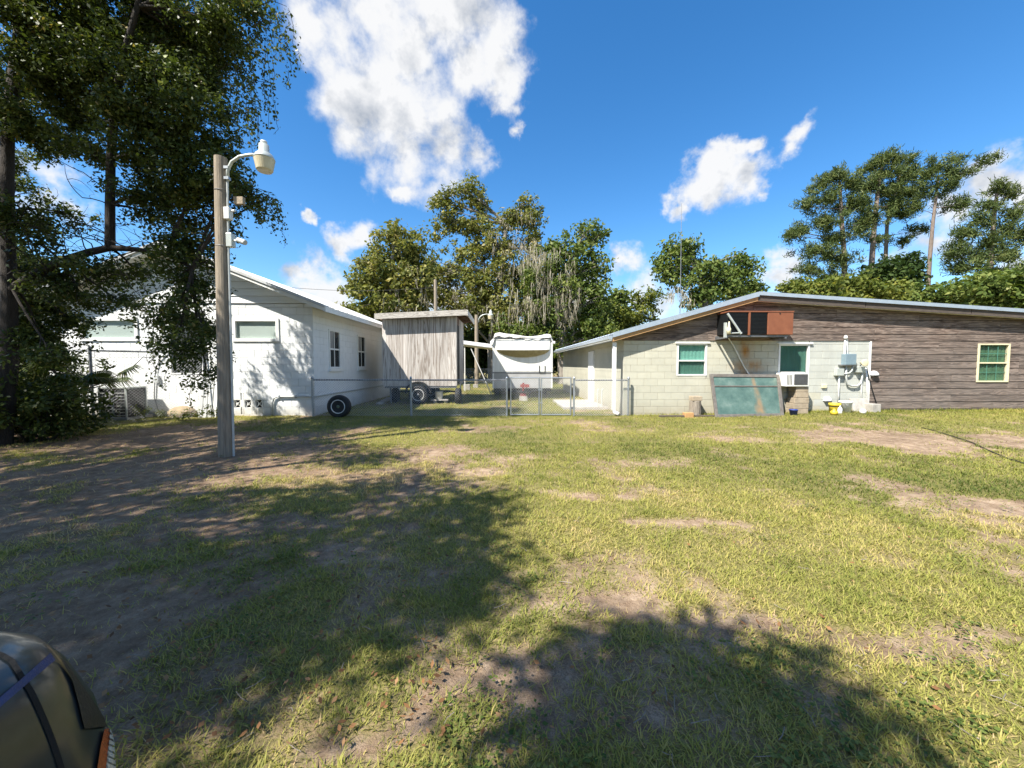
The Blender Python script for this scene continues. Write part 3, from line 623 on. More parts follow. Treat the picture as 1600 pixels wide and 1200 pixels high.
# ------------------------------------------------------------------ left-hand white house
def white_house():
    xc = AY(491, 600, YF)[0]; oh = .42; Yr = YF - oh
    Ap = AY(252, 383, Yr); Ee = AY(507, 484, Yr); A = (Ap[0], Ap[2]); E = (Ee[0], Ee[2]); EL_ = (2 * A[0] - E[0], E[1]); xl = 2 * A[0] - xc
    h = thing('white_house', 'white painted house with lap sided gable and long low windows', 'house', (A[0], YF + 5, 0))
    hl = [under(EL_, A), under(A, E)]; zs = AY(450, 474, YF)[2]; yb = YF + 9
    W = []
    for (a, b, t, bt) in ((363, 437, 497, 534), (124, 217, 496, 533), (262, 330, 497, 585)):
        p, q = AY(a, t, YF), AY(b, bt, YF); W.append((p[0], q[0], q[2], p[2]))
    V = []
    for px in (370, 387, 404): p, q = AY(px - 6.5, 624, YF), AY(px + 6.5, 638, YF); V.append((p[0], q[0], q[2], p[2]))
    MB().prism(clip_poly([(xl, -.1), (xc - .02, -.1), (xc - .02, 9), (xl, 9)], [(a, b, c - .03) for a, b, c in hl]), YF + .09, yb).build('inner_wall', 'white_paint', h)
    rects = block_rects(xl, xc, -.15, zs - .01, W + V, gap=.005)
    rects.sort(key=lambda r: -r[1]); near = rects[:300]; far = rects[300:]
    for r in near: piece('block', *r, YF + random.uniform(-.0015, .0015), .088, 'white_block', h, 'wb')
    if far:
        m = MB()
        for (a, b, c, d) in far: m.box(a, b, YF, YF + .088, c, d)
        tag(m.build('far_blocks', 'white_block', h), kind='stuff')
    # lap boards of the gable
    z = zs; k = 0
    while z < A[1]:
        for (a, b) in ((xl - .1, A[0] + .7), (A[0] + .705, xc + .05)):
            poly = clip_poly([(a, z), (b, z), (b, z + .196), (a, z + .196)], [(p, q, c - .02) for p, q, c in hl])
            if len(poly) >= 3:
                m = MB(); n = len(poly); zz = z
                fr = [(x, YF - .030 + .022 * (q - zz) / .2, q) for x, q in poly]; bk = [(x, YF + .089, q) for x, q in poly]
                m.add(fr + bk, [tuple(range(n)), tuple(range(2 * n - 1, n - 1, -1))] + [((i + 1) % n, i, n + i, n + (i + 1) % n) for i in range(n)])
                m.build('lap_board', 'white_board', h)
        z += .2
    # long low windows
    for (x0, x1, z0, z1) in W[:2]:
        fw = .09; m = MB(); Y = YF
        m.box(x0, x1, Y - .03, Y + .05, z0, z0 + fw); m.box(x0, x1, Y - .03, Y + .05, z1 - fw, z1); m.box(x0, x0 + fw, Y - .03, Y + .05, z0 + fw, z1 - fw); m.box(x1 - fw, x1, Y - .03, Y + .05, z0 + fw, z1 - fw)
        w = m.build('window', 'white_paint', h, bevel=.005)
        MB().box(x0 + fw, x1 - fw, Y + .02, Y + .024, z0 + fw, z1 - fw).build('pane', 'glass', w)
        MB().box(x0 + fw, x1 - fw, Y + .04, Y + .05, z0 + fw, z1 - fw).build('blind', 'blind', w)
    x0, x1, z0, z1 = W[2]; sash_window(h, x0, x1, z0, z1, YF, 'white_paint', 'dim_room', 'dim_room', hood=False)
    # pierced vent blocks
    for (x0, x1, z0, z1) in V:
        m = MB(); Y = YF; t = .02
        m.box(x0, x1, Y, Y + .08, z0, z0 + t); m.box(x0, x1, Y, Y + .08, z1 - t, z1); m.box(x0, x0 + t, Y, Y + .08, z0 + t, z1 - t); m.box(x1 - t, x1, Y, Y + .08, z0 + t, z1 - t)
        cx, cz = (x0 + x1) / 2, (z0 + z1) / 2
        for sx in (-1, 1):
            for sz in (-1, 1): m.tube([(cx, Y + .05, cz), (cx + sx * (x1 - x0) / 2, Y + .05, cz + sz * (z1 - z0) / 2)], .014, 6)
        m.lathe([(.028, -.0), (.028, .05)], (cx, Y + .06, cz), 'y', 10)
        v = m.build('vent_block', 'white_paint', h); MB().box(x0 + .01, x1 - .01, Y + .082, Y + .088, z0 + .01, z1 - .01).build('vent_screen', 'black', v)
    # side wall
    sw = []
    for (ya, yb_, t, bt) in ((YF + .95, YF + 1.75, 0, 0), (YF + 3.25, YF + 4.05, 0, 0)): sw.append((ya, yb_, 1.33, 2.55))
    m = MB()
    for (a, b, c, d) in block_rects(YF + .003, yb, -.15, E[1] + .1, sw, gap=.005): m.box(xc - .06, xc + .004, a, b, c, d)
    tag(m.build('side_blocks', 'white_block', h), kind='stuff')
    for (ya, yb_, z0, z1) in sw:
        f = .06; m = MB(); X = xc
        m.box(X - .05, X + .03, ya, ya + f, z0, z1); m.box(X - .05, X + .03, yb_ - f, yb_, z0, z1); m.box(X - .05, X + .03, ya + f, yb_ - f, z0, z0 + f); m.box(X - .05, X + .03, ya + f, yb_ - f, z1 - f, z1)
        zc = (z0 + z1) / 2; m.box(X - .009, X + .012, ya + f, yb_ - f, zc - .025, zc + .025); yc = (ya + yb_) / 2; m.box(X - .008, X + .008, yc - .02, yc + .02, z0 + f, zc - .025); m.box(X - .008, X + .008, yc - .02, yc + .02, zc + .025, z1 - f)
        w = m.build('window', 'white_paint', h, bevel=.004); MB().box(X - .004, X - .001, ya + f, yb_ - f, z0 + f, z1 - f).build('pane', 'glass', w)
        MB().box(X - .018, X - .013, ya + f, yb_ - f, z0 + f, zc).build('dark_room', 'dim_room', w); MB().box(X - .018, X - .011, ya + f, ya + .36, zc, z1 - f).build('drape', 'drape', w)
        MB().box(X - .018, X - .013, ya + .36, yb_ - f, zc, z1 - f).build('dark_room', 'dim_room', w)
        MB().box(X - .02, X + .07, ya - .05, yb_ + .05, z0 - .09, z0 - .002).build('sill', 'white_paint', w, bevel=.006)
    # roof
    th = .10
    deck = MB().prism([EL_, A, E, (E[0], E[1] + th), (A[0], A[1] + th), (EL_[0], EL_[1] + th)], Yr + .03, yb + .4).build('roof', 'white_paint', h)
    n = 10; yy = np.linspace(Yr - .02, yb + .42, n + 1)
    for (p, q) in ((EL_, A), (A, E)):
        for i in range(n):
            y0, y1 = yy[i], yy[i + 1] - .003; w = y1 - y0; pr = []
            for k in range(3): c = y0 + w * (k + .5) / 3; pr += [(c - w / 6, 0), (c - .03, 0), (c - .018, .02), (c + .018, .02), (c + .03, 0)]
            pr.append((y1, 0)); vs = []
            for t in ((0, 1.008) if q is E else (-.008, 1)):
                for (y, up) in pr: vs.append((p[0] + (q[0] - p[0]) * t, y, p[1] + (q[1] - p[1]) * t + th + .006 + up))
            k = len(pr); MB().add(vs, [(j, j + 1, k + j + 1, k + j) for j in range(k - 1)]).build('metal_sheet', 'white_roof', deck)
    for (p, q) in ((EL_, A), (A, E)):
        MB().prism([(p[0], p[1] - .03), (q[0], q[1] - .03), (q[0], q[1] + th + .0), (p[0], p[1] + th + .0)], Yr - .004, Yr + .028).build('fascia_board', 'white_paint', deck)
        MB().prism([(p[0], p[1] + th * .6), (q[0], q[1] + th * .6), (q[0], q[1] + th + .04), (p[0], p[1] + th + .04)], Yr - .04, Yr - .022).build('edge_trim', 'white_roof', deck)
    MB().box(E[0] - .0, E[0] + .03, Yr - .004, yb + .4, E[1] - .05, E[1] + th - .005).build('eave_board', 'white_paint', deck)
    MB().prism([(xc, E[1] + .15), (xc, E[1] + .13), (E[0], E[1] - .02), (E[0], E[1] - .0)], Yr + .04, yb + .3).build('soffit', 'white_paint', h)
    return h, xc, W
house_l, XC, WL = white_house()
def conduit():
    c = [AY(427, 650, YF - .04), AY(425.5, 630, YF - .04), AY(428, 622, YF - .04), AY(434, 619.5, YF - .04), AY(486, 619.5, YF - .04)]
    z = c[-1][2]; c[0][2] = gzf(c[0][0], c[0][1]) - .03
    c.append(np.array([XC + .035, YF - .04, z])); c.append(np.array([XC + .04, YF + .03, z])); c.append(np.array([XC + .04, YF + 7.5, z - .02]))
    t = thing('conduit_pipe', 'grey pipe rising from the ground and running round the white house corner', 'pipe', c[0])
    MB().tube(c, .024, 8).build('pipe', 'pipe_grey', t, smooth=True)
    m = MB()
    for px in (437, 462): p = AY(px, 619.5, YF - .03); m.box(p[0] - .015, p[0] + .015, YF - .068, YF - .001, p[2] - .04, p[2] + .04)
    m.build('pipe_strap', 'galvanised', t)
conduit()

# ------------------------------------------------------------------ chain-link fences and gate
def fabric(m, p0, p1, z0, z1, pitch=.07, r=.0021):
    p0 = np.array(p0[:2], float); p1 = np.array(p1[:2], float); Ln = np.linalg.norm(p1 - p0); u = (p1 - p0) / Ln; nrm = np.array([-u[1], u[0]])
    hp = pitch / 2; rows = int((z1 - z0) / hp); k = 0; s = 0
    while s < Ln - hp:
        for j in range(rows):
            ev = (j + k) % 2 == 0; a = s + (0 if ev else hp); b = s + (hp if ev else 0); za, zb = z0 + j * hp, z0 + (j + 1) * hp
            if b > Ln or a > Ln: continue
            A_ = p0 + u * a; B_ = p0 + u * b; dx, dz = (b - a), hp; l = math.hypot(dx, dz); px, pz = -dz / l * r, dx / l * r
            vs = []
            for (Q, zz) in ((A_, za), (B_, zb)):
                for (ox, oz, oy) in ((px, pz, 0), (-px, -pz, 0), (0, 0, -r * 1.4)):
                    vs.append((Q[0] + u[0] * ox + nrm[0] * oy, Q[1] + u[1] * ox + nrm[1] * oy, zz + oz))
            m.add(vs, [(0, 1, 4, 3), (1, 2, 5, 4), (2, 0, 3, 5)])
        s += hp; k += 1
def fence(name, label, posts, hgt, rail=True, pr=.03, pitch=.07, wr=.0021, group=None, mat='galvanised', rail_mat='dark_galv', cap=True):
    t = thing(name, label, 'fence', (posts[0][0], posts[0][1], gzf(*posts[0][:2])), group)
    for (x, y) in posts:
        g = gzf(x, y); p = MB().lathe([(pr, g - .15), (pr, g + hgt + .02)], (x, y, 0), 'z', 12).build('post', mat, t, smooth=False)
        if cap: MB().lathe([(pr * 1.2, g + hgt + .02), (pr * 1.2, g + hgt + .05), (pr * .7, g + hgt + .085), (.004, g + hgt + .095)], (x, y, 0), 'z', 12).build('post_cap', mat, p, smooth=True)
    for a, b in zip(posts[:-1], posts[1:]):
        za, zb = gzf(*a), gzf(*b)
        if rail: MB().tube([(a[0], a[1], za + hgt - .01), (b[0], b[1], zb + hgt - .01)], .019, 8).build('top_rail', rail_mat, t)
        m = MB(); fabric(m, (a[0], a[1] - pr), (b[0], b[1] - pr), (za + zb) / 2 + .01, (za + zb) / 2 + hgt + .03, pitch, wr); tag(m.build('chain_link', 'fence_wire' if mat == 'galvanised' else mat, t), kind='stuff')
        MB().tube([(a[0], a[1] - pr, za + .04), (b[0], b[1] - pr, zb + .04)], .003, 5).build('tension_wire', mat, t)
    return t
YFN = 10.86
fx = lambda px: AY(px, 600, YFN)[0]
H1 = 1.03
fence('chain_link_fence', 'low chain link fence between the white house corner and the gate', [(fx(488), YFN), (fx(642), YFN), (fx(792), YFN)], H1)
fence('chain_link_fence', 'short low chain link fence from the gate to the block house corner', [(fx(897), YFN), (fx(982), YFN)], H1)
def gate():
    for (a, b, lab) in ((798, 842.5, 'chain link gate leaf hinged beside the shed side fence'), (846, 892, 'chain link gate leaf hinged beside the block house fence')):
        x0, x1 = fx(a), fx(b); g = gzf((x0 + x1) / 2, YFN); z0, z1 = g + .03, g + 1.1
        t = thing('gate_leaf', lab, 'gate', ((x0 + x1) / 2, YFN, g), 'two leaves of the chain link gate'); r = .02
        m = MB(); m.tube([(x0, YFN, z0), (x0, YFN, z1)], r, 10); m.tube([(x1, YFN, z0), (x1, YFN, z1)], r, 10); m.tube([(x0, YFN, z0 + .01), (x1, YFN, z0 + .01)], r * .9, 8); m.tube([(x0, YFN, z1 - .01), (x1, YFN, z1 - .01)], r * .9, 8)
        m.build('frame', 'galvanised', t)
        m = MB(); fabric(m, (x0 + .01, YFN - .015), (x1, YFN - .015), z0 + .02, z1 - .02); tag(m.build('chain_link', 'fence_wire', t), kind='stuff')
        hx = x0 if a < 820 else x1; s = -1 if a < 820 else 1
        for zz in (z0 + .2, z1 - .2): MB().box(min(hx + s * .02, hx + s * .06), max(hx + s * .02, hx + s * .06), YFN - .02, YFN + .02, zz - .03, zz + .03).build('hinge', 'dark_galv', t)
        lx = x1 if a < 820 else x0; s = -s
        for zz in (z0 + .35, z0 + .72): MB().box(lx - .032, lx + .032, YFN - .028, YFN + .028, zz - .02, zz + .02).build('latch_band', 'galvanised', t)
gate()
# tall fence on the left, and the far fence at the back of the yard
_a = G(-60, 672); _b = G(147, 668); _c = AY(322, 650, YF - .12)
fence('tall_chain_link_fence', 'tall chain link fence with dark posts in the shade before the white house', [(_a[0], _a[1]), (_b[0], _b[1]), (_c[0], _c[1])], 1.78, mat='dark_galv', wr=.0018)
fence('chain_link_fence', 'far chain link fence across the back of the yard behind the camper', [(-6, 29.5), (-3, 29.5), (-.6, 29.5), (1.6, 29.5), (3.6, 29.5)], 1.15, pitch=.14, wr=.004)

# ------------------------------------------------------------------ tyres and wheels
def tyre_mesh(m, R, w, c, axis='y'):
    m.lathe([(R * .60, -w * .42), (R * .70, -w * .5), (R * .88, -w * .5), (R * .97, -w * .38), (R, -w * .2), (R, w * .2), (R * .97, w * .38), (R * .88, w * .5), (R * .70, w * .5), (R * .60, w * .42)], c, axis, 36)
def wheel(parent, c, R, w, axis, rim_mat='wheel_white', hub='dark_galv', name='wheel', sgn=1):
    m = MB(); tyre_mesh(m, R, w, c, axis); t = m.build(name, 'rubber', parent, smooth=True)
    m = MB(); f = w * .5
    m.lathe([(R * .62, f * .6), (R * .61, f * .98), (R * .56, f * 1.0), (R * .54, f * .75), (R * .40, f * .55), (R * .25, f * .62), (R * .2, f * .8), (R * .05, f * .8)], c, axis, 32)
    m.build('rim', rim_mat, t, smooth=True)
    for k in range(8):
        a = 2 * math.pi * k / 8; mm = MB(); p = np.array(c, float); o = (R * .40 * math.cos(a), R * .40 * math.sin(a))
        q = p + (np.array([o[0], 0, o[1]]) if axis == 'y' else np.array([0, o[0], o[1]]))
        mm.lathe([(R * .06, f * .56), (R * .05, f * .66), (.002, f * .66)], tuple(q), axis, 8); mm.build('rim_hole', 'black', t)
    MB().lathe([(R * .14, f * .78), (R * .12, f * .98), (.004, f * .99)], c, axis, 14).build('hub_cap', hub, t, smooth=True)
    return t
def spare_tyre():
    p = AY(530, 640, YFN - .17); R = .315; g = gzf(p[0], YFN - .2)
    t = thing('tyre', 'loose black tyre with white steel rim leaning on the low fence', 'tyre', (p[0], YFN - .2, g))
    w = wheel(t, (p[0], YFN - .16, g + R - .02), R, .2, 'y', 'wheel_white', plain('green_hub', (.16, .22, .13), (.1, .13, .08), 9, .6))
spare_tyre()

# ------------------------------------------------------------------ wheeled shed
def shed():
    Y = 14.3; a = AY(599, 603, Y); b = AY(713, 603, Y); tl = AY(599, 499, Y); tr = AY(713, 494, Y); x0, x1, z0 = a[0], b[0], a[2]; zl, zr = tl[2], tr[2]; Yb = Y + 2.6
    t = thing('wheeled_shed', 'weathered grey plywood shed on wheels with a slanted flat roof', 'shed', ((x0 + x1) / 2, Y + 1.2, 0))
    sl_ = (zr - zl) / (x1 - x0); top = lambda x: zl + sl_ * (x - x0)
    w = (x1 - x0) / 9
    for i in range(9):
        xa, xb = x0 + i * w, x0 + (i + 1) * w - .005; MB().prism([(xa, z0 + random.uniform(-.008, .0)), (xb, z0 + random.uniform(-.008, .0)), (xb, top(xb)), (xa, top(xa))], Y + random.uniform(0, .004), Y + .03).build('siding_board', 'shed_ply', t)
    core = MB(); core.prism([(x0 + .01, z0), (x1 - .03, z0), (x1 - .03, top(x1)), (x0 + .01, top(x0))], Y + .032, Yb - .03); core.build('inner_wall', plain('shed_dark', (.05, .04, .035), (.03, .025, .02), 5, .9), t)
    # right side: corner post, doorway, rear panel
    MB().box(x1 - .03, x1 + .02, Y + .004, Y + .18, z0, zr).build('corner_board', 'shed_ply', t)
    MB().box(x1 - .025, x1 + .012, Y + .185, Y + 1.0, z0 + .02, zr - .28).build('door', plain('door_dark', (.035, .03, .028), (.02, .018, .016), 6, .8), t)
    MB().box(x1 - .025, x1 + .015, Y + .185, Y + 1.0, zr - .275, zr).build('door_head', 'shed_brown', t)
    for k in range(5): MB().box(x1 - .025, x1 + .012, Y + 1.005 + k * .31, Y + 1.005 + k * .31 + .305, z0, zr).build('siding_board', 'shed_ply', t)
    for k in range(8): MB().box(x0 - .012, x0 + .008, Y + .004 + k * .318, Y + .004 + k * .318 + .314, z0, zl).build('siding_board', 'shed_ply', t)
    # roof: rafters, fascia boards, deck
    xa, xb = x0 - .18, x1 + .42; Yo = Y - .27
    za, zb = top(xa) + .02, top(xb) + .02
    r = MB().prism([(xa, za + .12), (xb, zb + .12), (xb, zb + .15), (xa, za + .15)], Yo + .02, Yb + .3).build('roof', plain('roof_felt', (.16, .15, .14), (.1, .095, .09), 8, .9), t)
    MB().prism([(xa - .01, za - .04), (xb + .01, zb - .04), (xb + .01, zb + .165), (xa - .01, za + .165)], Yo - .02, Yo + .018).build('fascia_board', 'grey_timber', r)
    MB().box(xb + .012, xb + .045, Yo - .02, Yb + .3, zb - .05, zb + .16).build('fascia_board', 'grey_timber', r)
    for k in range(6):
        y = Yo + .06 + k * .56
        MB().prism([(xa, za), (xb, zb), (xb, zb + .118), (xa, za + .118)], y, y + .045).build('rafter', 'shed_brown', r)
    # chassis
    MB().box(x0 + .05, x1 - .0, Y + .02, Y + .09, z0 - .08, z0 - .01).build('chassis_rail', 'dark_galv', t); MB().box(x0 + .05, x1, Yb - .12, Yb - .05, z0 - .08, z0 - .01).build('chassis_rail', 'dark_galv', t)
    MB().box(x0 + .1, x1 - .1, Y + .85, Y + .9, z0 - .3, z0 - .24).build('axle', 'black', t)
    c = AY(654, 611, Y + .02); R = .36; g = 0
    for (cx, cy, ax) in ((c[0], Y + .02, 'y'), (c[0], Yb - .05, 'y')): wheel(t, (cx, cy, gzf(cx, cy) + R - .015), R, .21, ax)
    arc = []
    for k in range(15): a_ = math.pi * (.02 + .96 * k / 14); arc.append((c[0] + (R + .09) * math.cos(a_), R + (R + .09) * math.sin(a_)))
    m = MB()
    for (p, q) in zip(arc[:-1], arc[1:]): m.hull8([(q[0], Y - .13, q[1]), (p[0], Y - .13, p[1]), (p[0], Y + .05, p[1]), (q[0], Y + .05, q[1]), (q[0] * 1 + (q[0] - c[0]) * .07, Y - .13, q[1] + .03), (p[0] + (p[0] - c[0]) * .07, Y - .13, p[1] + .03), (p[0] + (p[0] - c[0]) * .07, Y + .05, p[1] + .03), (q[0] + (q[0] - c[0]) * .07, Y + .05, q[1] + .03)])
    m.build('wheel_arch', 'rubber', t)
    MB().box(x0 + .2, x0 + .26, Y + .1, Y + .16, 0, z0 - .02).build('support_leg', 'dark_galv', t)
    # things stored beneath
    def under_thing(name, label, cat, prof, px, yy, mat, zb=0):
        x = AY(px, 610, yy)[0]; g = gzf(x, yy); o = thing(name, label, cat, (x, yy, g)); MB().lathe([(r_, g + h_ + zb) for r_, h_ in prof], (x, yy, 0), 'z', 18).build('body', mat, o, smooth=True); return o, x, g
    o, x, g = under_thing('white_tub', 'white plastic tub on a plank beneath the wheeled shed', 'tub', [(.12, .16), (.135, .18), (.15, .42), (.155, .43), (.155, .455), (.02, .46)], 686, Y + .35, 'pipe_white')
    MB().box(x - .28, x + .36, Y + .2, Y + .5, g + .11, g + .158).build('plank', 'grey_timber', o); MB().box(x - .2, x - .1, Y + .25, Y + .45, g - .02, g + .108).build('block', 'concrete', o); MB().box(x + .2, x + .3, Y + .25, Y + .45, g - .02, g + .108).build('block', 'concrete', o)
    for (px, yy, lab) in ((618, Y + .5, 'old black tyre standing under the shed beside the white house'), (716, Y + .1, 'old black tyre standing under the doorway corner of the shed')):
        x = AY(px, 610, yy)[0]; g = gzf(x, yy); o = thing('tyre', lab, 'tyre', (x, yy, g), 'old tyres under the shed'); m = MB(); tyre_mesh(m, .3, .2, (x, yy, g + .285), 'x'); m.build('tread', 'rubber', o, smooth=True)
        MB().lathe([(.17, -.07), (.17, .07)], (x, yy, g + .285), 'x', 18).build('rim', 'dark_galv', o)
    # plank ramp lying on the grass
    p, q = G(592, 632), G(608, 624)
    o = tag(MB().hull8([(p[0] - .1, p[1], .0), (p[0] + .1, p[1], .0), (q[0] + .1, q[1], .0), (q[0] - .1, q[1], .0), (p[0] - .1, p[1], .05), (p[0] + .1, p[1], .05), (q[0] + .1, q[1], .09), (q[0] - .1, q[1], .09)]).build('plank', 'grey_timber'), 'grey plank lying on the grass between the white house and the shed', 'plank')
    return x1, Y
SHX, SHY = shed()

# ------------------------------------------------------------------ camper
def camper():
    d = 16.4; a = AY(770, 607, d); b = AY(863, 607, d); x0, x1, z0 = a[0], b[0], a[2]; z1 = AY(816, 526, d)[2]; L = 5.2
    t = thing('camper_trailer', 'white boxy camper trailer with grimy bulging front shield and tarp on its roof', 'trailer', ((x0 + x1) / 2, d + 2.5, 0))
    zm = AY(816, 582, d)[2]
    m = MB(); m.prism([(x0, zm), (x1, zm), (x1, z1 - .08), (x1 - .1, z1), (x0 + .1, z1), (x0, z1 - .08)], d, d + L); body = m.build('body', 'camper_white', t, bevel=.05)
    MB().box(x0 + .004, x1 - .004, d + .004, d + L - .01, z0, zm - .003).build('lower_panel', 'camper_grey', t, bevel=.02)
    MB().box(x0 - .012, x1 + .012, d - .014, d + .1, zm - .03, zm + .015).build('belt_trim', 'dark_galv', t)
    for xx in (x0 - .01, x1 - .05): MB().box(xx, xx + .06, d - .012, d + .05, z0, z1 - .1).build('corner_trim', 'pipe_white', t, bevel=.01)
    # bulging front shield: bowed panel with drooping lower lip
    n, k = 20, 8; vs = []; xa, xb = x0 + .14, x1 - .12; zt, zl = z1 - .12, AY(816, 551, d)[2]
    for j in range(k + 1):
        v = j / k
        for i in range(n + 1):
            u = i / n * 2 - 1; bow = (1 - u * u); out = .04 + .26 * bow ** .7 * (v ** 1.6)
            vs.append((xa + (xb - xa) * i / n, d - out, zt + (zl + .12 - zt) * v - .02 * bow * v))
    s = MB().add(vs, [(j * (n + 1) + i, (j + 1) * (n + 1) + i, (j + 1) * (n + 1) + i + 1, j * (n + 1) + i + 1) for j in range(k) for i in range(n)]).build('front_shield', 'camper_white', t, smooth=True)
    vs = []
    for j in range(5):
        v = j / 4
        for i in range(n + 1):
            u = i / n * 2 - 1; bow = (1 - u * u); out = .04 + .26 * bow ** .7 * (1 - v) ; vs.append((xa + (xb - xa) * i / n, d - out - .002, zl + .12 - .02 * bow - .30 * v * bow ** .6))
    MB().add(vs, [(j * (n + 1) + i, (j + 1) * (n + 1) + i, (j + 1) * (n + 1) + i + 1, j * (n + 1) + i + 1) for j in range(4) for i in range(n)]).build('shield_lip', 'algae_tan', s, smooth=True)
    # tarp over the roof, sagging and bunched
    vs = []; nx, ny = 28, 12
    for j in range(ny + 1):
        for i in range(nx + 1):
            u = i / nx; yy = d - .06 + (L + .1) * j / ny; e = min(u, 1 - u); x = x0 - .1 + (x1 - x0 + .2) * u
            z = z1 + .05 + .06 * math.sin(u * 7 + j) * (1 if 0 < i < nx else .3) + .07 * math.exp(-((u - .13) / .08) ** 2) + .05 * math.exp(-((u - .88) / .06) ** 2) - (.0 if e > .04 else .26 + .1 * math.sin(j * 2.1)); vs.append((x, yy, z))
    f = [(j * (nx + 1) + i, j * (nx + 1) + i + 1, (j + 1) * (nx + 1) + i + 1, (j + 1) * (nx + 1) + i) for j in range(ny) for i in range(nx)]
    b0 = len(vs)
    for i in range(nx + 1): v = vs[i]; vs.append((v[0], v[1] - .02, min(v[2], z1 + .12) - .13 - .035 * math.sin(i * 1.3)))
    f += [(b0 + i, b0 + i + 1, i + 1, i) for i in range(nx)]
    MB().add(vs, f).build('tarp', 'tarp', t, smooth=True)
    MB().tube([(x0 - .02, d - .09, z1 - .04)] + [(x0 + (x1 - x0) * k_ / 8, d - .1, z1 - .06 - .02 * math.sin(k_)) for k_ in range(1, 8)] + [(x1 + .02, d - .09, z1 - .04)], .012, 5).build('tarp_rope', 'black', t)
    # U bracket, tongue and jack
    p = AY(847, 577, d); MB().tube([(p[0] - .12, d - .02, p[2] + .16), (p[0] - .12, d - .02, p[2] - .14), (p[0] + .12, d - .02, p[2] - .14), (p[0] + .12, d - .02, p[2] + .16)], .018, 6).build('bracket', 'black', t)
    xm = AY(816, 610, d)[0]
    for s_ in (-1, 1): MB().tube([(xm + s_ * .85, d + .1, z0 - .06), (xm, d - 1.0, z0 - .08)], .045, 6).build('tongue_beam', 'black', t)
    jy = d - .85; g = gzf(xm, jy)
    j = MB().tube([(xm, jy, g + .28), (xm, jy, z0 + .28)], .045, 10).build('jack', 'red', t); MB().box(xm - .12, xm + .24, jy - .07, jy + .07, z0 + .1, z0 + .22).build('jack_head', 'red', j); MB().box(xm - .12, xm + .12, jy - .1, jy + .1, g + .2, g + .3).build('jack_foot', 'red', j)
    MB().tube([(xm + .1, jy, z0 + .1), (xm + .3, jy - .03, z0 - .05), (xm + .22, jy - .04, g + .12)], .02, 6).build('cable', 'black', t)
    for yy in (d + 2.2, d + 3.0):
        for xx in (x0 + .12, x1 - .12): m = MB(); tyre_mesh(m, .33, .2, (xx, yy, .32), 'x'); m.build('wheel', 'rubber', t, smooth=True)
    MB().box(x0 + .05, x1 - .05, d + .15, d + L - .1, z0 - .14, z0 - .004).build('underframe', 'black', t)
    bl = thing('concrete_block', 'pale concrete block under the red jack of the camper', 'block', (xm, jy, g)); MB().box(xm - .16, xm + .16, jy - .12, jy + .12, g - .02, g + .198).build('block', 'concrete', bl, bevel=.01)
    # awning between camper and shed
    ya = 18.6; l = AY(716, 533, ya); r = AY(772, 541, ya)
    aw = thing('awning', 'white flat awning with a thin slanted strut between shed and camper', 'awning', (l[0], ya, 0))
    MB().hull8([(l[0], ya, l[2] - .13), (r[0], ya, r[2] - .1), (r[0], ya + 2.5, r[2] - .1), (l[0], ya + 2.5, l[2] - .13), (l[0], ya, l[2] + .06), (r[0], ya, r[2] + .08), (r[0], ya + 2.5, r[2] + .08), (l[0], ya + 2.5, l[2] + .06)]).build('panel', 'pipe_white', aw, bevel=.02)
    p = AY(736, 545, ya + .1); q = G(764, 612)
    MB().tube([(p[0], ya + .1, p[2]), (r[0] - .12, ya + .1, gzf(r[0], ya) - .03)], .022, 8).build('strut', 'pipe_white', aw)
    MB().tube([(l[0] + .08, ya + .12, l[2] - .1), (l[0] + .08, ya + .12, -.03)], .03, 8).build('post', 'pipe_white', aw); MB().tube([(l[0] + .08, ya + 2.3, l[2] - .1), (l[0] + .08, ya + 2.3, -.03)], .03, 8).build('post', 'pipe_white', aw)
    return
camper()
def yard_blocks():
    for (px, py, w, hh, lab, mat) in ((729, 610, .38, .33, 'large pale concrete block beside the shed doorway', 'concrete'), (743, 606, .3, .2, 'smaller concrete block on the grass between shed and camper', 'concrete')):
        p = G(px, py); g = gzf(p[0], p[1]); o = thing('concrete_block', lab, 'block', (p[0], p[1], g)); MB().box(p[0] - w / 2, p[0] + w / 2, p[1], p[1] + .3, g - .02, g + hh).build('block', mat, o, bevel=.012)
    a, b = G(880, 634), G(944, 637.5)
    s = MB().box(AY(884, 630, 12)[0], XW - .02, b[1] - .35, 15.2, -.05, .07).build('paving_slab', 'concrete', None, bevel=.01); tag(s, 'pale concrete slab at the side door of the block house', 'slab')
    t = thing('valve_pipes', 'pair of short upright pipes beside the side wall of the block house', 'pipe', (XW - .35, 12.6, .07))
    for k in (0, .14): MB().tube([(XW - .35 + k, 12.6, .07), (XW - .35 + k, 12.6, .62), (XW - .3 + k, 12.6, .66)], .022, 8).build('riser', 'pipe_grey', t)
yard_blocks()

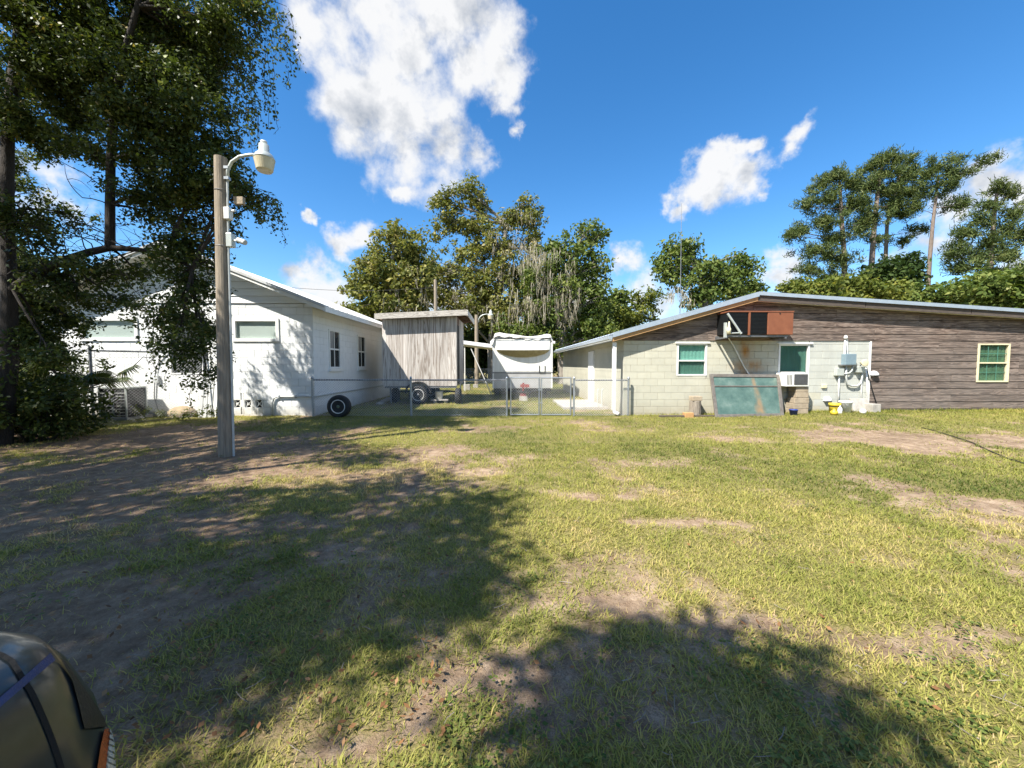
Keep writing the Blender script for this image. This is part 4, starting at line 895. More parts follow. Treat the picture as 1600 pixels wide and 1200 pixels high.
# ------------------------------------------------------------------ things on and against the block house
def wall_unit():
    yo = YF - .62; p, q = AY(1140, 486, yo), AY(1240, 523, yo); x0, x1, z1, z0 = p[0], q[0], p[2], q[2]
    x1 = AY(1240, 500, yo)[0]
    t = thing('wall_air_conditioner', 'big orange brown air conditioner with black grilles on a bracket high on the gable', 'air conditioner', ((x0 + x1) / 2, YF - .3, z0))
    xm, xg = AY(1200, 500, yo)[0], AY(1171, 500, yo)[0]
    MB().box(xm, x1, yo, YF - .03, z0, z1).build('cabinet', 'rust_orange', t, bevel=.012)
    MB().box(x0, xm - .004, yo + .03, YF - .03, z0 + .02, z1 - .03).build('coil', 'black_fin', t)
    MB().box(x0 - .02, x1 + .004, yo - .01, YF - .028, z1 - .026, z1 + .008).build('top_cover', 'rust_orange', t)
    MB().box(xg - .02, xg + .03, yo - .006, yo + .04, z0 - .01, z1 - .03).build('corner_post', 'rust_orange', t, bevel=.004)
    n = 15
    for i in range(n):
        z = z0 + .04 + (z1 - z0 - .1) * i / n
        for (a, b) in ((x0 + .01, xg - .03), (xg + .04, xm - .01)): MB().hull8([(a, yo + .012, z), (b, yo + .012, z), (b, yo + .03, z + .008), (a, yo + .03, z + .008), (a, yo + .012, z + .006), (b, yo + .012, z + .006), (b, yo + .03, z + .014), (a, yo + .03, z + .014)]).build('louvre', 'black_fin', t)
    MB().lathe([(.022, 0), (.02, .006)], (AY(1219, 489, yo)[0], yo - .002, AY(1219, 490, yo)[2]), 'y', 10).build('knob', 'black', t)
    # bracket
    xb = x0 - .03; MB().tube([AY(1136, 521, yo - .05), AY(1159, 520, yo - .05)], .018, 8).build('bracket_foot', 'lamp_grey', t)
    MB().box(xb - .03, x1 - .1, yo + .05, yo + .1, z0 - .055, z0 - .004).build('bracket_beam', 'dark_galv', t); MB().box(xb - .03, x1 - .1, YF - .1, YF - .05, z0 - .055, z0 - .004).build('bracket_beam', 'dark_galv', t)
    for xx in (xb - .02, x1 - .2): MB().box(xx, xx + .04, yo + .02, YF - .023, z0 - .10, z0 - .056).build('bracket_arm', 'dark_galv', t)
    s0, s1 = AY(1137, 490, yo - .03), AY(1158, 521.5, yo - .06); MB().tube([s0, s1], .03, 8).build('strut', 'lamp_grey', t)
    a = AY(1133.5, 507, yo); MB().box(a[0] - .03, a[0] + .03, yo - .03, yo + .03, z0 - .08, a[2] + .05).build('hanger', 'lamp_grey', t)
    b = AY(1139, 514, yo - .07); MB().lathe([(.05, b[2] - .14), (.055, b[2]), (.03, b[2] + .06), (.012, b[2] + .2)], (b[0], yo - .07, 0), 'z', 12).build('valve', 'cream_frame', t, smooth=True)
    pts = [AY(1205, 519, yo + .3), AY(1214, 524, yo + .25), AY(1222, 526.5, yo + .2), AY(1230, 524, yo + .25), AY(1233, 517, yo + .3)]; MB().tube(pts, .02, 6).build('hose', 'black', t)
    d = thing('drain_pipe', 'thin white drain pipe slanting down the stained wall below the air conditioner', 'pipe', AY(1141, 532, YF - .05))
    MB().tube([AY(1134, 522, YF - .06), AY(1146, 540, YF - .045), AY(1162, 572, YF - .045), AY(1175, 592, YF - .05)], .017, 6).build('pipe', 'pipe_white', d)
wall_unit()
def window_unit():
    x0, x1, z0, z1 = WR[1]; yo = YF - .45; a = AY(1229, 583, yo); b = AY(1263, 604, yo)
    t = thing('window_air_conditioner', 'white window air conditioner with dark grille sticking out above the block stack', 'air conditioner', ((a[0] + b[0]) / 2, YF - .2, b[2]))
    MB().box(a[0], b[0], yo, YF - .014, b[2], a[2]).build('case', 'camper_white', t, bevel=.012)
    xg = AY(1241, 590, yo)[0]; m = MB(); MB().box(xg, b[0] - .03, yo - .008, yo + .01, b[2] + .05, a[2] - .03).build('grille', plain('grille_grey', (.10, .10, .10), (.05, .05, .05), 60, .6), t)
    for k in range(9): z = b[2] + .06 + k * (a[2] - b[2] - .09) / 9; MB().box(xg, b[0] - .03, yo - .014, yo - .009, z, z + .008).build('slat', 'dark_galv', t)
    for k in range(4): MB().box(a[0] + .02 + k * .04, a[0] + .035 + k * .04, yo - .004, yo + .002, b[2] + .05, a[2] - .05).build('side_slot', 'black', t)
    MB().box(a[0] + .08, b[0] - .06, yo + .06, YF - .1, a[2] + .0, a[2] + .03).build('top_cloth', 'tarp', t, bevel=.01)
    # block stack beneath
    xa, xb = AY(1243, 640, yo)[0], AY(1266, 640, yo)[0]; z = gzf((xa + xb) / 2, YF - .3) - .03; top = b[2] - .004; n = 5; k = 0; hh = (top - z) / n
    s = thing('block_stack', 'stack of tan blocks propping up the window air conditioner', 'blocks', ((xa + xb) / 2, YF - .3, z))
    for k in range(n): o = random.uniform(-.02, .02); w = (xb - xa) * (.5 if k < 3 else .42); c = (xa + xb) / 2; MB().box(c - w + o, c + w + o, yo + .05, YF - .08, z + k * hh + .002, z + (k + 1) * hh - .002).build('block', 'tan_block', s, bevel=.012)
window_unit()
def leaning_door():
    yb_, yt = YF - .62, YF - .12; c = [AY(1117, 650, yb_), AY(1224, 644, yb_), AY(1108, 585, yt), AY(1217, 584.5, yt)]
    zb = gzf(c[0][0], yb_) - .02; xl, xr = c[0][0], c[1][0]; xtl, xtr = c[2][0], c[3][0]; zt = c[2][2]
    t = thing('leaning_glass_door', 'large grey framed glass door panel leaning against the cream block wall', 'door panel', ((xl + xr) / 2, yb_, zb))
    def P(u, v, o=0):     # u along, v up the leaning plane, o offset outwards
        bl, br, tl_, tr_ = np.array([xl, yb_, zb]), np.array([xr, yb_, zb + .03]), np.array([xtl, yt, zt]), np.array([xtr, yt, zt - .02])
        q = (bl * (1 - u) + br * u) * (1 - v) + (tl_ * (1 - u) + tr_ * u) * v; n = np.cross(tr_ - br, br - bl); n = n / np.linalg.norm(n); n = n if n[1] < 0 else -n
        return q + n * o
    def bar(u0, u1, v0, v1, o0, o1): return MB().hull8([P(u0, v0, o1), P(u1, v0, o1), P(u1, v0, o0), P(u0, v0, o0), P(u0, v1, o1), P(u1, v1, o1), P(u1, v1, o0), P(u0, v1, o0)])
    for nm, a in (('stile', (0, .045, 0, 1)), ('stile', (.955, 1, 0, 1)), ('rail', (.046, .954, 0, .07)), ('rail', (.046, .954, .93, 1)), ('middle_rail', (.046, .954, .70, .725))): bar(*a, 0, .045).build(nm, plain('alu_bronze', (.20, .18, .155), (.12, .105, .09), 9, .5, .3), t, bevel=.004)
    m, nt, N, L, Pn = new_mat('dirty_glass'); base = ramp(N, L, tex(N, L, 2.5, 7, .7), [(.3, (.045, .085, .07)), (.55, (.09, .145, .12)), (.75, (.17, .22, .19))])
    s1, s2, s3 = AY(1180, 600, YF - .3), AY(1184, 625, YF - .4), AY(1186, 640, YF - .5)
    col = mixc(N, L, stain_mask(N, L, [(s1[0], s1[2], .06, .25), (s2[0], s2[2], .09, .4), (s3[0], s3[2], .15, .2)], tex(N, L, 4, 5, .6, (2, 2, .4))), base, (.26, .165, .08))
    L.new(col, Pn.inputs['Base Color']); Pn.inputs['Roughness'].default_value = .14; Pn.inputs['Specular IOR Level'].default_value = .7
    bar(.046, .954, .0705, .6995, .015, .022).build('lower_pane', m, t); bar(.046, .954, .7255, .9295, .015, .022).build('upper_pane', m, t)
leaning_door()
def yard_clutter():
    def at(px, py, Y): p = AY(px, py, Y); return p[0], gzf(p[0], Y)
    x, g = at(1086, 640, YF - .22); t = thing('tree_stump', 'short grey weathered post stump standing before the cream wall', 'stump', (x, YF - .22, g))
    MB().lathe([(.17, g - .04), (.155, g + .3), (.15, g + .42), (.14, g + .43)], (x, YF - .22, 0), 'z', 14).build('trunk', 'stump', t, smooth=False); MB().box(x - .13, x + .14, YF - .35, YF - .1, g + .432, g + .56).build('cap_block', 'tan_block', t, bevel=.01)
    x, g = at(1075, 646, YF - .5); o = thing('tan_block', 'small tan brick lying at the foot of the grey stump', 'brick', (x, YF - .5, g)); MB().box(x - .12, x + .12, YF - .6, YF - .42, g - .02, g + .13).build('brick', 'tan_board', o, bevel=.01)
    x, g = at(1240, 638, YF - .62); o = thing('blue_bucket', 'small dark blue pot on the grass by the block stack', 'pot', (x, YF - .62, g)); MB().lathe([(.08, g - .01), (.10, g + .13), (.108, g + .13), (.108, g + .155), (.09, g + .155), (.075, g + .03), (.004, g + .03)], (x, YF - .62, 0), 'z', 18).build('body', 'blue', o, smooth=True)
    x, g = at(1304, 640, YF - .5); o = thing('yellow_bucket', 'yellow bucket with a dark band standing by the wall', 'bucket', (x, YF - .5, g))
    MB().lathe([(.115, g - .02), (.13, g + .17), (.133, g + .175)], (x, YF - .5, 0), 'z', 22).build('body', 'yellow', o, smooth=True); MB().lathe([(.134, g + .1755), (.136, g + .195)], (x, YF - .5, 0), 'z', 22).build('band', 'black', o); MB().lathe([(.137, g + .196), (.142, g + .275), (.136, g + .275), (.128, g + .21), (.004, g + .21)], (x, YF - .5, 0), 'z', 22).build('rim', 'yellow', o, smooth=True)
    x, g = at(1303, 650, YF - .8); o = thing('yellow_jug', 'small yellow plastic jug lying in the grass before the bucket', 'jug', (x, YF - .8, g)); MB().lathe([(.03, g - .01), (.085, g + .02), (.09, g + .09), (.03, g + .13), (.03, g + .16), (.002, g + .16)], (x, YF - .8, 0), 'z', 14).build('body', 'yellow', o, smooth=True)
    x, g = at(1321, 637, YF - .4); o = thing('white_bucket', 'white plastic bucket beside the yellow bucket', 'bucket', (x, YF - .4, g)); MB().lathe([(.12, g - .02), (.15, g + .27), (.162, g + .28), (.162, g + .32), (.15, g + .32), (.125, g + .04), (.004, g + .04)], (x, YF - .4, 0), 'z', 22).build('body', 'pipe_white', o, smooth=True)
    MB().tube([(x + .15 * math.cos(a), YF - .4 - .13, g + .3 + .13 * math.sin(a)) for a in np.linspace(math.pi, 2 * math.pi, 10)], .005, 5).build('handle', 'galvanised', o)
    x, g = at(1312, 640, YF - .62); o = thing('white_jug', 'small white jug between the yellow and white buckets', 'jug', (x, YF - .62, g)); MB().lathe([(.05, g - .01), (.06, g + .02), (.06, g + .14), (.025, g + .19), (.025, g + .22), (.002, g + .222)], (x, YF - .62, 0), 'z', 14).build('body', 'pipe_white', o, smooth=True)
    p, q = AY(1330, 623, YF - .12), AY(1357, 641, YF - .12); g = gzf(p[0], YF - .1); o = thing('paving_stone', 'flat grey concrete slab leaning on the wall under the meter boxes', 'slab', ((p[0] + q[0]) / 2, YF - .15, g)); MB().hull8([(p[0], YF - .24, g - .02), (q[0], YF - .24, g - .02), (q[0], YF - .16, g - .02), (p[0], YF - .16, g - .02), (p[0], YF - .10, p[2]), (q[0], YF - .10, p[2]), (q[0], YF - .036, p[2]), (p[0], YF - .036, p[2])]).build('slab', 'concrete', o, bevel=.01)
    p, q = AY(1358, 631, YF - .3), AY(1371, 643, YF - .3); g = gzf(p[0], YF - .3); o = thing('concrete_block', 'pale concrete block at the foot of the brown boards', 'block', ((p[0] + q[0]) / 2, YF - .3, g)); MB().box(p[0], q[0], YF - .4, YF - .12, g - .02, p[2]).build('block', 'concrete', o, bevel=.01)
    x, g = at(1348, 649, YF - .75); o = thing('white_ball', 'small white ball lying on the grass', 'ball', (x, YF - .75, g)); MB().lathe([(.075 * math.sin(a) + .001, g + .065 - .075 * math.cos(a)) for a in np.linspace(0, math.pi, 12)], (x, YF - .75, 0), 'z', 18).build('ball', 'pipe_white', o, smooth=True)
    # domes on the wall
    for (px, py, r, lab, nm) in ((1365, 583, .125, 'white half dome light fixed on the brown boards', 'wall_light'), (1292, 623, .12, 'white half dome vent hood low on the pale block wall', 'vent_hood')):
        Y = YF - (.024 if px > 1358 else .004); p = AY(px, py + 3, Y); o = thing(nm, lab, 'wall light' if px > 1358 else 'vent', p); m = MB(); n = 14; vs = [(p[0], Y, p[2])]; fs = []
        for j in range(6):
            ph = j / 5 * math.pi / 2
            for i in range(n + 1): a = math.pi * i / n; vs.append((p[0] + r * math.cos(a) * math.cos(ph), Y - r * .9 * math.sin(ph), p[2] + r * math.sin(a) * math.cos(ph)))
        for j in range(5):
            for i in range(n): q = 1 + j * (n + 1) + i; fs.append((q, q + 1, q + n + 2, q + n + 1))
        m.add(vs, fs); m.build('hood', 'pipe_white', o, smooth=True); MB().box(p[0] - r * .8, p[0] + r * .8, Y - r * .6, Y - .001, p[2] - .03, p[2] - .002).build('base', 'dark_galv', o)
    p = AY(1287, 603, YF - .01); o = thing('outlet_cover', 'small pale outlet cover on the block wall', 'outlet', p); MB().box(p[0] - .07, p[0] + .07, YF - .05, YF - .004, p[2] - .06, p[2] + .05).build('cover', 'cream_frame', o, bevel=.008)
    # timber edging
    a, b = G(1030, 652), G(1182, 651); g = gzf((a[0] + b[0]) / 2, a[1]); o = thing('timber_edging', 'long dark timber lying in the grass along the cream wall', 'timber', ((a[0] + b[0]) / 2, a[1], g)); MB().box(a[0], b[0], a[1] - .05, a[1] + .05, g - .04, g + .045).build('beam', 'dark_board', o, bevel=.01)
    # cable on the dirt patch
    pts = [G(px, py) for px, py in ((1440, 673), (1462, 678), (1490, 686), (1520, 695), (1545, 706), (1575, 718), (1610, 728))]; pts = [(p[0], p[1], gzf(p[0], p[1]) + .01) for p in pts]
    o = thing('cable', 'thin dark cable snaking over the bare sandy patch', 'cable', pts[0]); MB().tube(pts, .008, 6).build('cable_run', 'black', o)
yard_clutter()
def electrics():
    Y = YF
    t = thing('electric_meter_set', 'grey electric meter boxes and conduits on the pale block wall', 'meter', AY(1329, 575, Y))
    def bx(a, b, t_, bt, dep, mat, name, y0=.004):
        p, q = AY(a, t_, Y - dep), AY(b, bt, Y - dep); return MB().box(p[0], q[0], Y - dep, Y - y0, q[2], p[2]).build(name, mat, t, bevel=.008)
    m = bx(1322, 1338, 553, 570, .16, 'meter_blue', 'meter_box'); bx(1308, 1319, 576, 587, .12, 'lamp_grey', 'switch_box'); bx(1341, 1352, 573, 582, .13, 'lamp_grey', 'switch_box')
    bx(1316, 1339, 569.5, 571.5, .15, 'dark_galv', 'meter_base')
    def tb(pts, r, mat='pipe_white', name='conduit', off=.05): return MB().tube([AY(a, b, Y - off) for a, b in pts], r, 8).build(name, mat, t, smooth=True)
    tb([(1319.5, 571), (1320, 550), (1321, 528)], .03); tb([(1325, 571), (1324.5, 545), (1324, 530), (1322.5, 526.5), (1320.5, 527)], .012, off=.07)
    p = AY(1321.5, 527, Y - .07); MB().lathe([(.045, p[2] - .05), (.05, p[2]), (.03, p[2] + .05), (.003, p[2] + .06)], (p[0], Y - .07, 0), 'z', 12).build('weather_head', 'pipe_white', t, smooth=True)
    tb([(1311, 587), (1310.5, 605), (1310, 631)], .022); tb([(1322, 571), (1322, 590), (1324, 600), (1330, 603), (1339, 603), (1345, 599), (1347, 590), (1347, 583)], .026, 'pipe_grey', off=.06)
    tb([(1332, 571), (1331, 579), (1327, 583), (1319, 584)], .022, 'pipe_grey', off=.08); tb([(1347, 583), (1346, 605), (1345.5, 628)], .018); tb([(1353, 575), (1355, 600), (1355, 642)], .024)
    tb([(1354, 574), (1358, 590), (1364, 612), (1369, 628), (1373, 642)], .010, 'black', 'cable', .07)
    f = thing('flood_light', 'round rusty flood light above the small switch box', 'flood light', AY(1350, 568, Y - .15)); c = AY(1350, 567, Y - .2)
    MB().lathe([(.03, -.1), (.05, -.06), (.10, .02), (.105, .04), (.09, .045)], tuple(c), 'y', 16).build('shade', 'cream_frame', f, smooth=True); MB().tube([c + np.array([0, .05, 0]), AY(1344, 572, Y - .05)], .015, 6).build('arm', 'dark_galv', f); MB().lathe([(.05, .02), (.04, .04), (.003, .042)], tuple(c), 'y', 12).build('bulb', 'dark_galv', f)
electrics()

# ------------------------------------------------------------------ things by the white house
def by_white_house():
    a, b = AY(152, 605, 10.2), AY(198, 650, 10.2); g = gzf(a[0], 10.2); x0, x1 = a[0], b[0]; z1 = a[2]
    t = thing('condenser_unit', 'dark louvred outdoor condenser unit behind the tall fence', 'air conditioner', ((x0 + x1) / 2, 10.5, g))
    MB().box(x0 - .07, x1 + .07, 10.13, 10.87, g - .03, g + .06).build('pad', 'concrete', t)
    MB().box(x0 + .03, x1 - .03, 10.23, 10.77, g + .062, z1 - .04).build('core', 'black_fin', t); MB().box(x0, x1, 10.2, 10.8, z1 - .04, z1).build('top', 'lamp_grey', t, bevel=.01)
    for (xx, yy) in ((x0, 10.2), (x1 - .03, 10.2), ((x0 + x1) / 2 - .015, 10.2), (x0, 10.77), (x1 - .03, 10.77)): MB().box(xx, xx + .03, yy, yy + .03, g + .062, z1 - .041).build('corner_post', 'lamp_grey', t)
    for k in range(8): z = g + .1 + k * (z1 - g - .18) / 8; MB().box(x0 + .031, x1 - .031, 10.205, 10.225, z, z + .016).build('louvre', 'lamp_grey', t)
    # upright white slats leaning on the wall; rails joining them are added
    g = gzf(AY(330, 600, YF - .3)[0], YF - .3); o = thing('leaning_slats', 'upright white slats leaning on the white house wall behind the lamp post', 'gate', (AY(330, 600, YF - .3)[0], YF - .3, g))
    for k, px in enumerate((318.5, 325.5, 333, 340.5)):
        p = AY(px, 562, YF - .1); MB().hull8([(p[0] - .045, YF - .33, g - .02), (p[0] + .045, YF - .33, g - .02), (p[0] + .045, YF - .3, g - .02), (p[0] - .045, YF - .3, g - .02), (p[0] - .045, YF - .08, p[2]), (p[0] + .045, YF - .08, p[2]), (p[0] + .045, YF - .05, p[2]), (p[0] - .045, YF - .05, p[2])]).build('picket', 'white_paint', o)
    xa, xb = AY(317, 600, YF - .2)[0], AY(342, 600, YF - .2)[0]
    for v in (.2, .8): yy = YF - .3 + .25 * v + .002; zz = g + (p[2] - g) * v; MB().box(xa, xb, yy, yy + .03, zz - .04, zz + .04).build('rail', 'white_paint', o)
    c = G(287, 651); g = gzf(c[0], c[1]); o = thing('boulder', 'rounded tan boulder at the foot of the white wall', 'boulder', (c[0], c[1], g)); vs = []; fs = []; n, k = 18, 9; rr = random.Random(4)
    for j in range(k + 1):
        ph = j / k * math.pi
        for i in range(n): a_ = 2 * math.pi * i / n; w = 1 + .09 * math.sin(3 * a_ + j) + .05 * math.sin(5 * a_ + 2 * j); vs.append((c[0] + .36 * w * math.cos(a_) * max(math.sin(ph), .02), c[1] - .02 + .22 * w * math.sin(a_) * max(math.sin(ph), .02), g + .10 + .2 * math.cos(ph)))
    for j in range(k):
        for i in range(n): fs.append((j * n + i, (j + 1) * n + i, (j + 1) * n + (i + 1) % n, j * n + (i + 1) % n))
    MB().add(vs, fs).build('stone', 'boulder', o, smooth=True)
    o = thing('wall_cable', 'grey cable and small box running down the white wall', 'cable', AY(243, 645, YF - .03))
    MB().tube([AY(a_, b_, YF - .03) for a_, b_ in ((262, 549), (250, 560), (244, 575), (242, 590), (241, 620), (247, 640), (252, 648))], .014, 6).build('cable_run', 'dark_galv', o); p = AY(244, 592, YF - .05); MB().box(p[0] - .04, p[0] + .06, YF - .07, YF - .004, p[2] - .11, p[2] + .09).build('box', 'pipe_grey', o, bevel=.006)
by_white_house()

# ------------------------------------------------------------------ lamp posts
def lamp_post(base, top_z, r0, r1, label, lean=(0, 0), sc=1.0, detail=True, az=0):
    x, y = base[0], base[1]; g = gzf(x, y); t = thing('lamp_post', label, 'lamp post', (x, y, g), None); H = top_z
    def ax(z): k = (z - g) / (H - g); return np.array([x + lean[0] * k, y + lean[1] * k, z])
    MB().tube([ax(g - .25), ax(g + .5), ax((g + H) / 2), ax(H)], [r0 * 1.03, r0, (r0 + r1) / 2, r1], 18).build('pole', 'pole_wood', t, smooth=False)
    rt = ax(H); rx = rt[0] + r1; ay = rt[1] - .03
    arm = MB().tube([(rx + .03, ay, H - .36 * sc), (rx + .035, ay, H - .2 * sc), (rx + .1 * sc, ay, H - .08 * sc), (rx + .22 * sc, ay, H + .0), (rx + .38 * sc, ay, H + .03 * sc), (rx + .5 * sc, ay, H + .03 * sc)], .024 * sc, 10).build('arm', 'lamp_grey', t, smooth=True)
    m = MB()
    for dz in (.33, .17): m.box(rx - .01, rx + .06, ay - .03, ay + .03, H - dz * sc - .02, H - dz * sc + .02)
    m.build('arm_bracket', 'galvanised', arm)
    hx = rx + .6 * sc; hz = H
    MB().lathe([(.035 * sc, hz + .19 * sc), (.07 * sc, hz + .18 * sc), (.075 * sc, hz + .07 * sc), (.12 * sc, hz + .03 * sc), (.145 * sc, hz - .02 * sc), (.148 * sc, hz - .04 * sc)][::-1], (hx, ay, 0), 'z', 24).build('lamp_head', 'lamp_grey', t, smooth=True)
    MB().lathe([(.045 * sc, hz + .192 * sc), (.045 * sc, hz + .235 * sc), (.02 * sc, hz + .245 * sc)], (hx, ay, 0), 'z', 14).build('photo_cell', 'pipe_white', t, smooth=True)
    MB().lathe([(.10 * sc, hz - .22 * sc), (.115 * sc, hz - .2 * sc), (.145 * sc, hz - .045 * sc), (.14 * sc, hz - .042 * sc)], (hx, ay, 0), 'z', 28).build('lens', 'lamp_glass', t, smooth=False)
    if detail:
        rr = r0 * .99; MB().tube([ax(g - .05) + [r0 + .02, -.02, 0], ax(g + 1.5) + [r0 + .012, -.02, 0], ax(H * .72) + [(r0 + r1) / 2 + .01, -.02, 0], ax(H - .36) + [r1 + .025, -.02, 0]], .017, 8).build('conduit', 'pipe_grey', t)
        z = H - .87; b = ax(z) + [r1 + .04, -.04, 0]; MB().box(b[0] - .04, b[0] + .045, b[1] - .05, b[1] + .05, z - .09, z + .09).build('junction_box', 'pipe_white', t, bevel=.008); MB().tube([b + [.04, 0, .04], b + [.12, -.02, .045]], .018, 8).build('sensor_arm', 'pipe_white', t)
        z = H - 1.28; b = ax(z) + [r1 + .05, 0, 0]; c = MB().box(b[0] - .05, b[0] + .04, b[1] - .05, b[1] + .05, z - .09, z + .12).build('camera_box', 'lamp_grey', t, bevel=.008); MB().tube([b + [.04, -.01, .02], b + [.12, -.02, .0], b + [.14, -.03, -.01]], .014, 8).build('camera_arm', 'lamp_grey', c); MB().tube([b + [.12, -.02, .02], b + [.25, -.05, -.03]], .04, 12).build('camera_body', 'pipe_grey', c)
        z = H - .62; b = ax(z) + [r1 + .14, .06, 0]; MB().box(b[0] - .07, b[0] + .07, b[1] - .02, b[1] + .05, z - .06, z + .05).build('bird_box', 'tan_block', t)
        for zz in (H - .5, H - 1.35, H * .45): MB().tube([ax(zz) + [r1 * 1.09 * math.cos(a), r1 * 1.09 * math.sin(a), .01 * math.sin(a)] for a in np.linspace(0, 2 * math.pi, 17)], .004, 4).build('wire_band', 'dark_galv', t)
    return t
_b = G(354, 711); _t = D(344.5, 246, float((_b - CP) @ HF))
lamp_post(_b, _t[2], .108, .087, 'tall weathered wooden lamp post with grey barn lamp on the shaded lawn', (_t[0] - _b[0], 0))
_q = G(745, 601); _qt = D(745, 492, float((_q - CP) @ HF)); lamp_post(_q, _qt[2], .16, .13, 'distant pale wooden lamp post behind the wheeled shed', (0, 0), 1.5, False)
def utility():
    d = 25; b = D(682, 604, d); top = D(682, 437, d); t = thing('utility_pole', 'thin bare brown pole rising above the wheeled shed roof', 'pole', (b[0], b[1], 0)); MB().tube([(b[0], b[1], -.3), (b[0], b[1], top[2])], [.14, .1], 10).build('pole', 'pole_wood', t)
    d = 25; b = D(1060, 600, d); top = D(1060, 318, d); t = thing('antenna_mast', 'thin wire antenna mast rising behind the block house roof', 'antenna', (b[0], b[1], 0)); MB().tube([(b[0], b[1], -.2), (b[0], b[1], top[2] * .6), (b[0] - .05, b[1], top[2])], [.03, .02, .012], 6).build('mast', 'dark_galv', t)
    a = D(425, 447, 24); c = D(682, 449, 25); t = thing('power_line', 'thin dark power line above the white house roof', 'cable', (c[0], c[1], c[2])); MB().tube([a + (c - a) * k / 12 - np.array([0, 0, .25 * math.sin(math.pi * k / 12)]) for k in range(13)], .012, 5).build('wire', 'black', t)
utility()

# ------------------------------------------------------------------ trees
def leaves(C, R, n, size, bias=(0, 0, .6), flat=1., aspect=.55, rng=RNG, fold=False):
    # C (m,3) puff centres, R (m,) radii, n leaves per puff
    m = len(C); idx = np.repeat(np.arange(m), n); k = len(idx); v = rng.normal(size=(k, 3)); v /= np.linalg.norm(v, axis=1)[:, None]
    r = rng.random(k) ** .45; pos = C[idx] + v * (r * R[idx])[:, None] * np.array([1, 1, flat])
    nr = v * .7 + rng.normal(size=(k, 3)) * .75 + np.array(bias); nr /= np.linalg.norm(nr, axis=1)[:, None]
    t = np.cross(nr, rng.normal(size=(k, 3))); t /= np.linalg.norm(t, axis=1)[:, None]; b = np.cross(nr, t); s = size * (.55 + .8 * rng.random(k))[:, None]
    q = np.stack([pos - t * s, pos + b * s * aspect - t * s * .1, pos + t * s, pos - b * s * aspect - t * s * .1], 1)
    rnd = np.clip(rng.normal(.42, .2, k) + rng.normal(0, .13, m)[idx], 0, 1)
    return q, rnd
def ell_points(ells, d, n_per_m2, dr, rng, shell=.55, vs_=1.0):
    # ells: px ellipses (cx,cy,rx,ry[,dd]) -> puff centres spread through 3D ellipsoids at distance d
    out = []
    for e in ells:
        cx, cy, rx, ry = e[:4]; dd = d + (e[4] if len(e) > 4 else 0); s = dd / F; c = D(cx, cy, dd); a, b = rx * s, ry * s; dep = dr if dr else (a + b) / 2
        n = max(3, int(math.pi * a * b * n_per_m2)); v = rng.normal(size=(n, 3)); v /= np.linalg.norm(v, axis=1)[:, None]; r = (shell + (1 - shell) * rng.random(n))[:, None]; b = b * vs_
        out.append(c + RT * (v[:, :1] * r * a) + HF * (v[:, 1:2] * r * dep) + ZU * (v[:, 2:] * r * b))
    return out
def limb(m, p, q, r0, r1, sag=.15, n=5, rng=random):
    p, q = np.array(p, float), np.array(q, float); L_ = np.linalg.norm(q - p); j = np.array([rng.uniform(-1, 1), rng.uniform(-1, 1), 0]) * L_ * .06; pts = []
    for k in range(n + 1): t = k / n; pts.append(p + (q - p) * t + np.array([0, 0, 1]) * sag * L_ * math.sin(math.pi * t) * .6 + j * math.sin(math.pi * t))
    m.tube(pts, [r0 + (r1 - r0) * k / n for k in range(n + 1)], 6, False); return pts
def oak(name, label, base, d, trunk_px, ells, r0=.35, leaf='leaf_oak', puff=.62, dens=.55, per=52, size=.135, dr=None, bark='bark_pale', moss=None, group=None, cat='tree', seed=1):
    rng = np.random.default_rng(seed); rr = random.Random(seed)
    t = thing(name, label, cat, base, group); m = MB(); trunk = [np.array([base[0], base[1], base[2] - .3])] + [D(px, py, d) for px, py in trunk_px]
    n = len(trunk); m.tube(trunk, [r0 * (1 - .7 * k / (n - 1)) for k in range(n)], 10, False)
    groups = ell_points(ells, d, dens * 6.2, dr, rng, .2)
    for e, pts in zip(ells, groups):
        c = D(e[0], e[1], d + (e[4] if len(e) > 4 else 0)); i = min(range(1, n), key=lambda k: np.linalg.norm(trunk[k] - c) + (2 if trunk[k][2] > c[2] else 0)); lp = limb(m, trunk[i], c, r0 * .30, r0 * .12, .08, 5, rr)
        for q in pts[:: max(1, len(pts) // 8)]: limb(m, lp[rr.randint(2, 5)], q, r0 * .10, r0 * .03, .05, 3, rr)
    m.build('trunk', bark, t, smooth=True)
    C = np.concatenate(groups); R = puff * (.6 + .8 * rng.random(len(C))); q, rn = leaves(C, R, per, size, flat=.8, rng=rng); np_mesh('crown', q, 4, leaf, t, rn)
    if moss:
        V, RR = [], []
        for (cx, cy, rx, ry, cnt, ln) in moss:
            for k in range(int(cnt * .62)):
                dd = d + rr.uniform(-2.2, -.2); p = D(cx + rr.uniform(-rx, rx), cy + rr.uniform(-ry, ry), dd); L_ = ln * rr.choice((.25, .35, .5, .7, 1.0)) * rr.uniform(.7, 1.15)
                for s in range(rr.randint(3, 6)):
                    o = p + np.array([rr.gauss(0, .14), rr.gauss(0, .14), rr.gauss(0, .08)]); a = rr.uniform(0, 3.14); u = np.array([math.cos(a), math.sin(a), 0]); w = rr.uniform(.012, .035); l = L_ * rr.uniform(.5, 1); pv = o; h = 3
                    for g in range(h):
                        nx = o + np.array([rr.gauss(0, .05), rr.gauss(0, .05), -l * (g + 1) / h]); wa, wb = w * (1 - g / h * .5), w * (1 - (g + 1) / h * .85); V.append([pv - u * wa, pv + u * wa, nx + u * wb, nx - u * wb]); RR.append(rr.random()); pv = nx
        np_mesh('spanish_moss', V, 4, 'moss_strand', t, RR, kind='stuff')
    return t
def gb(px, d): p = D(px, 600, d); return (p[0], p[1], 0.)
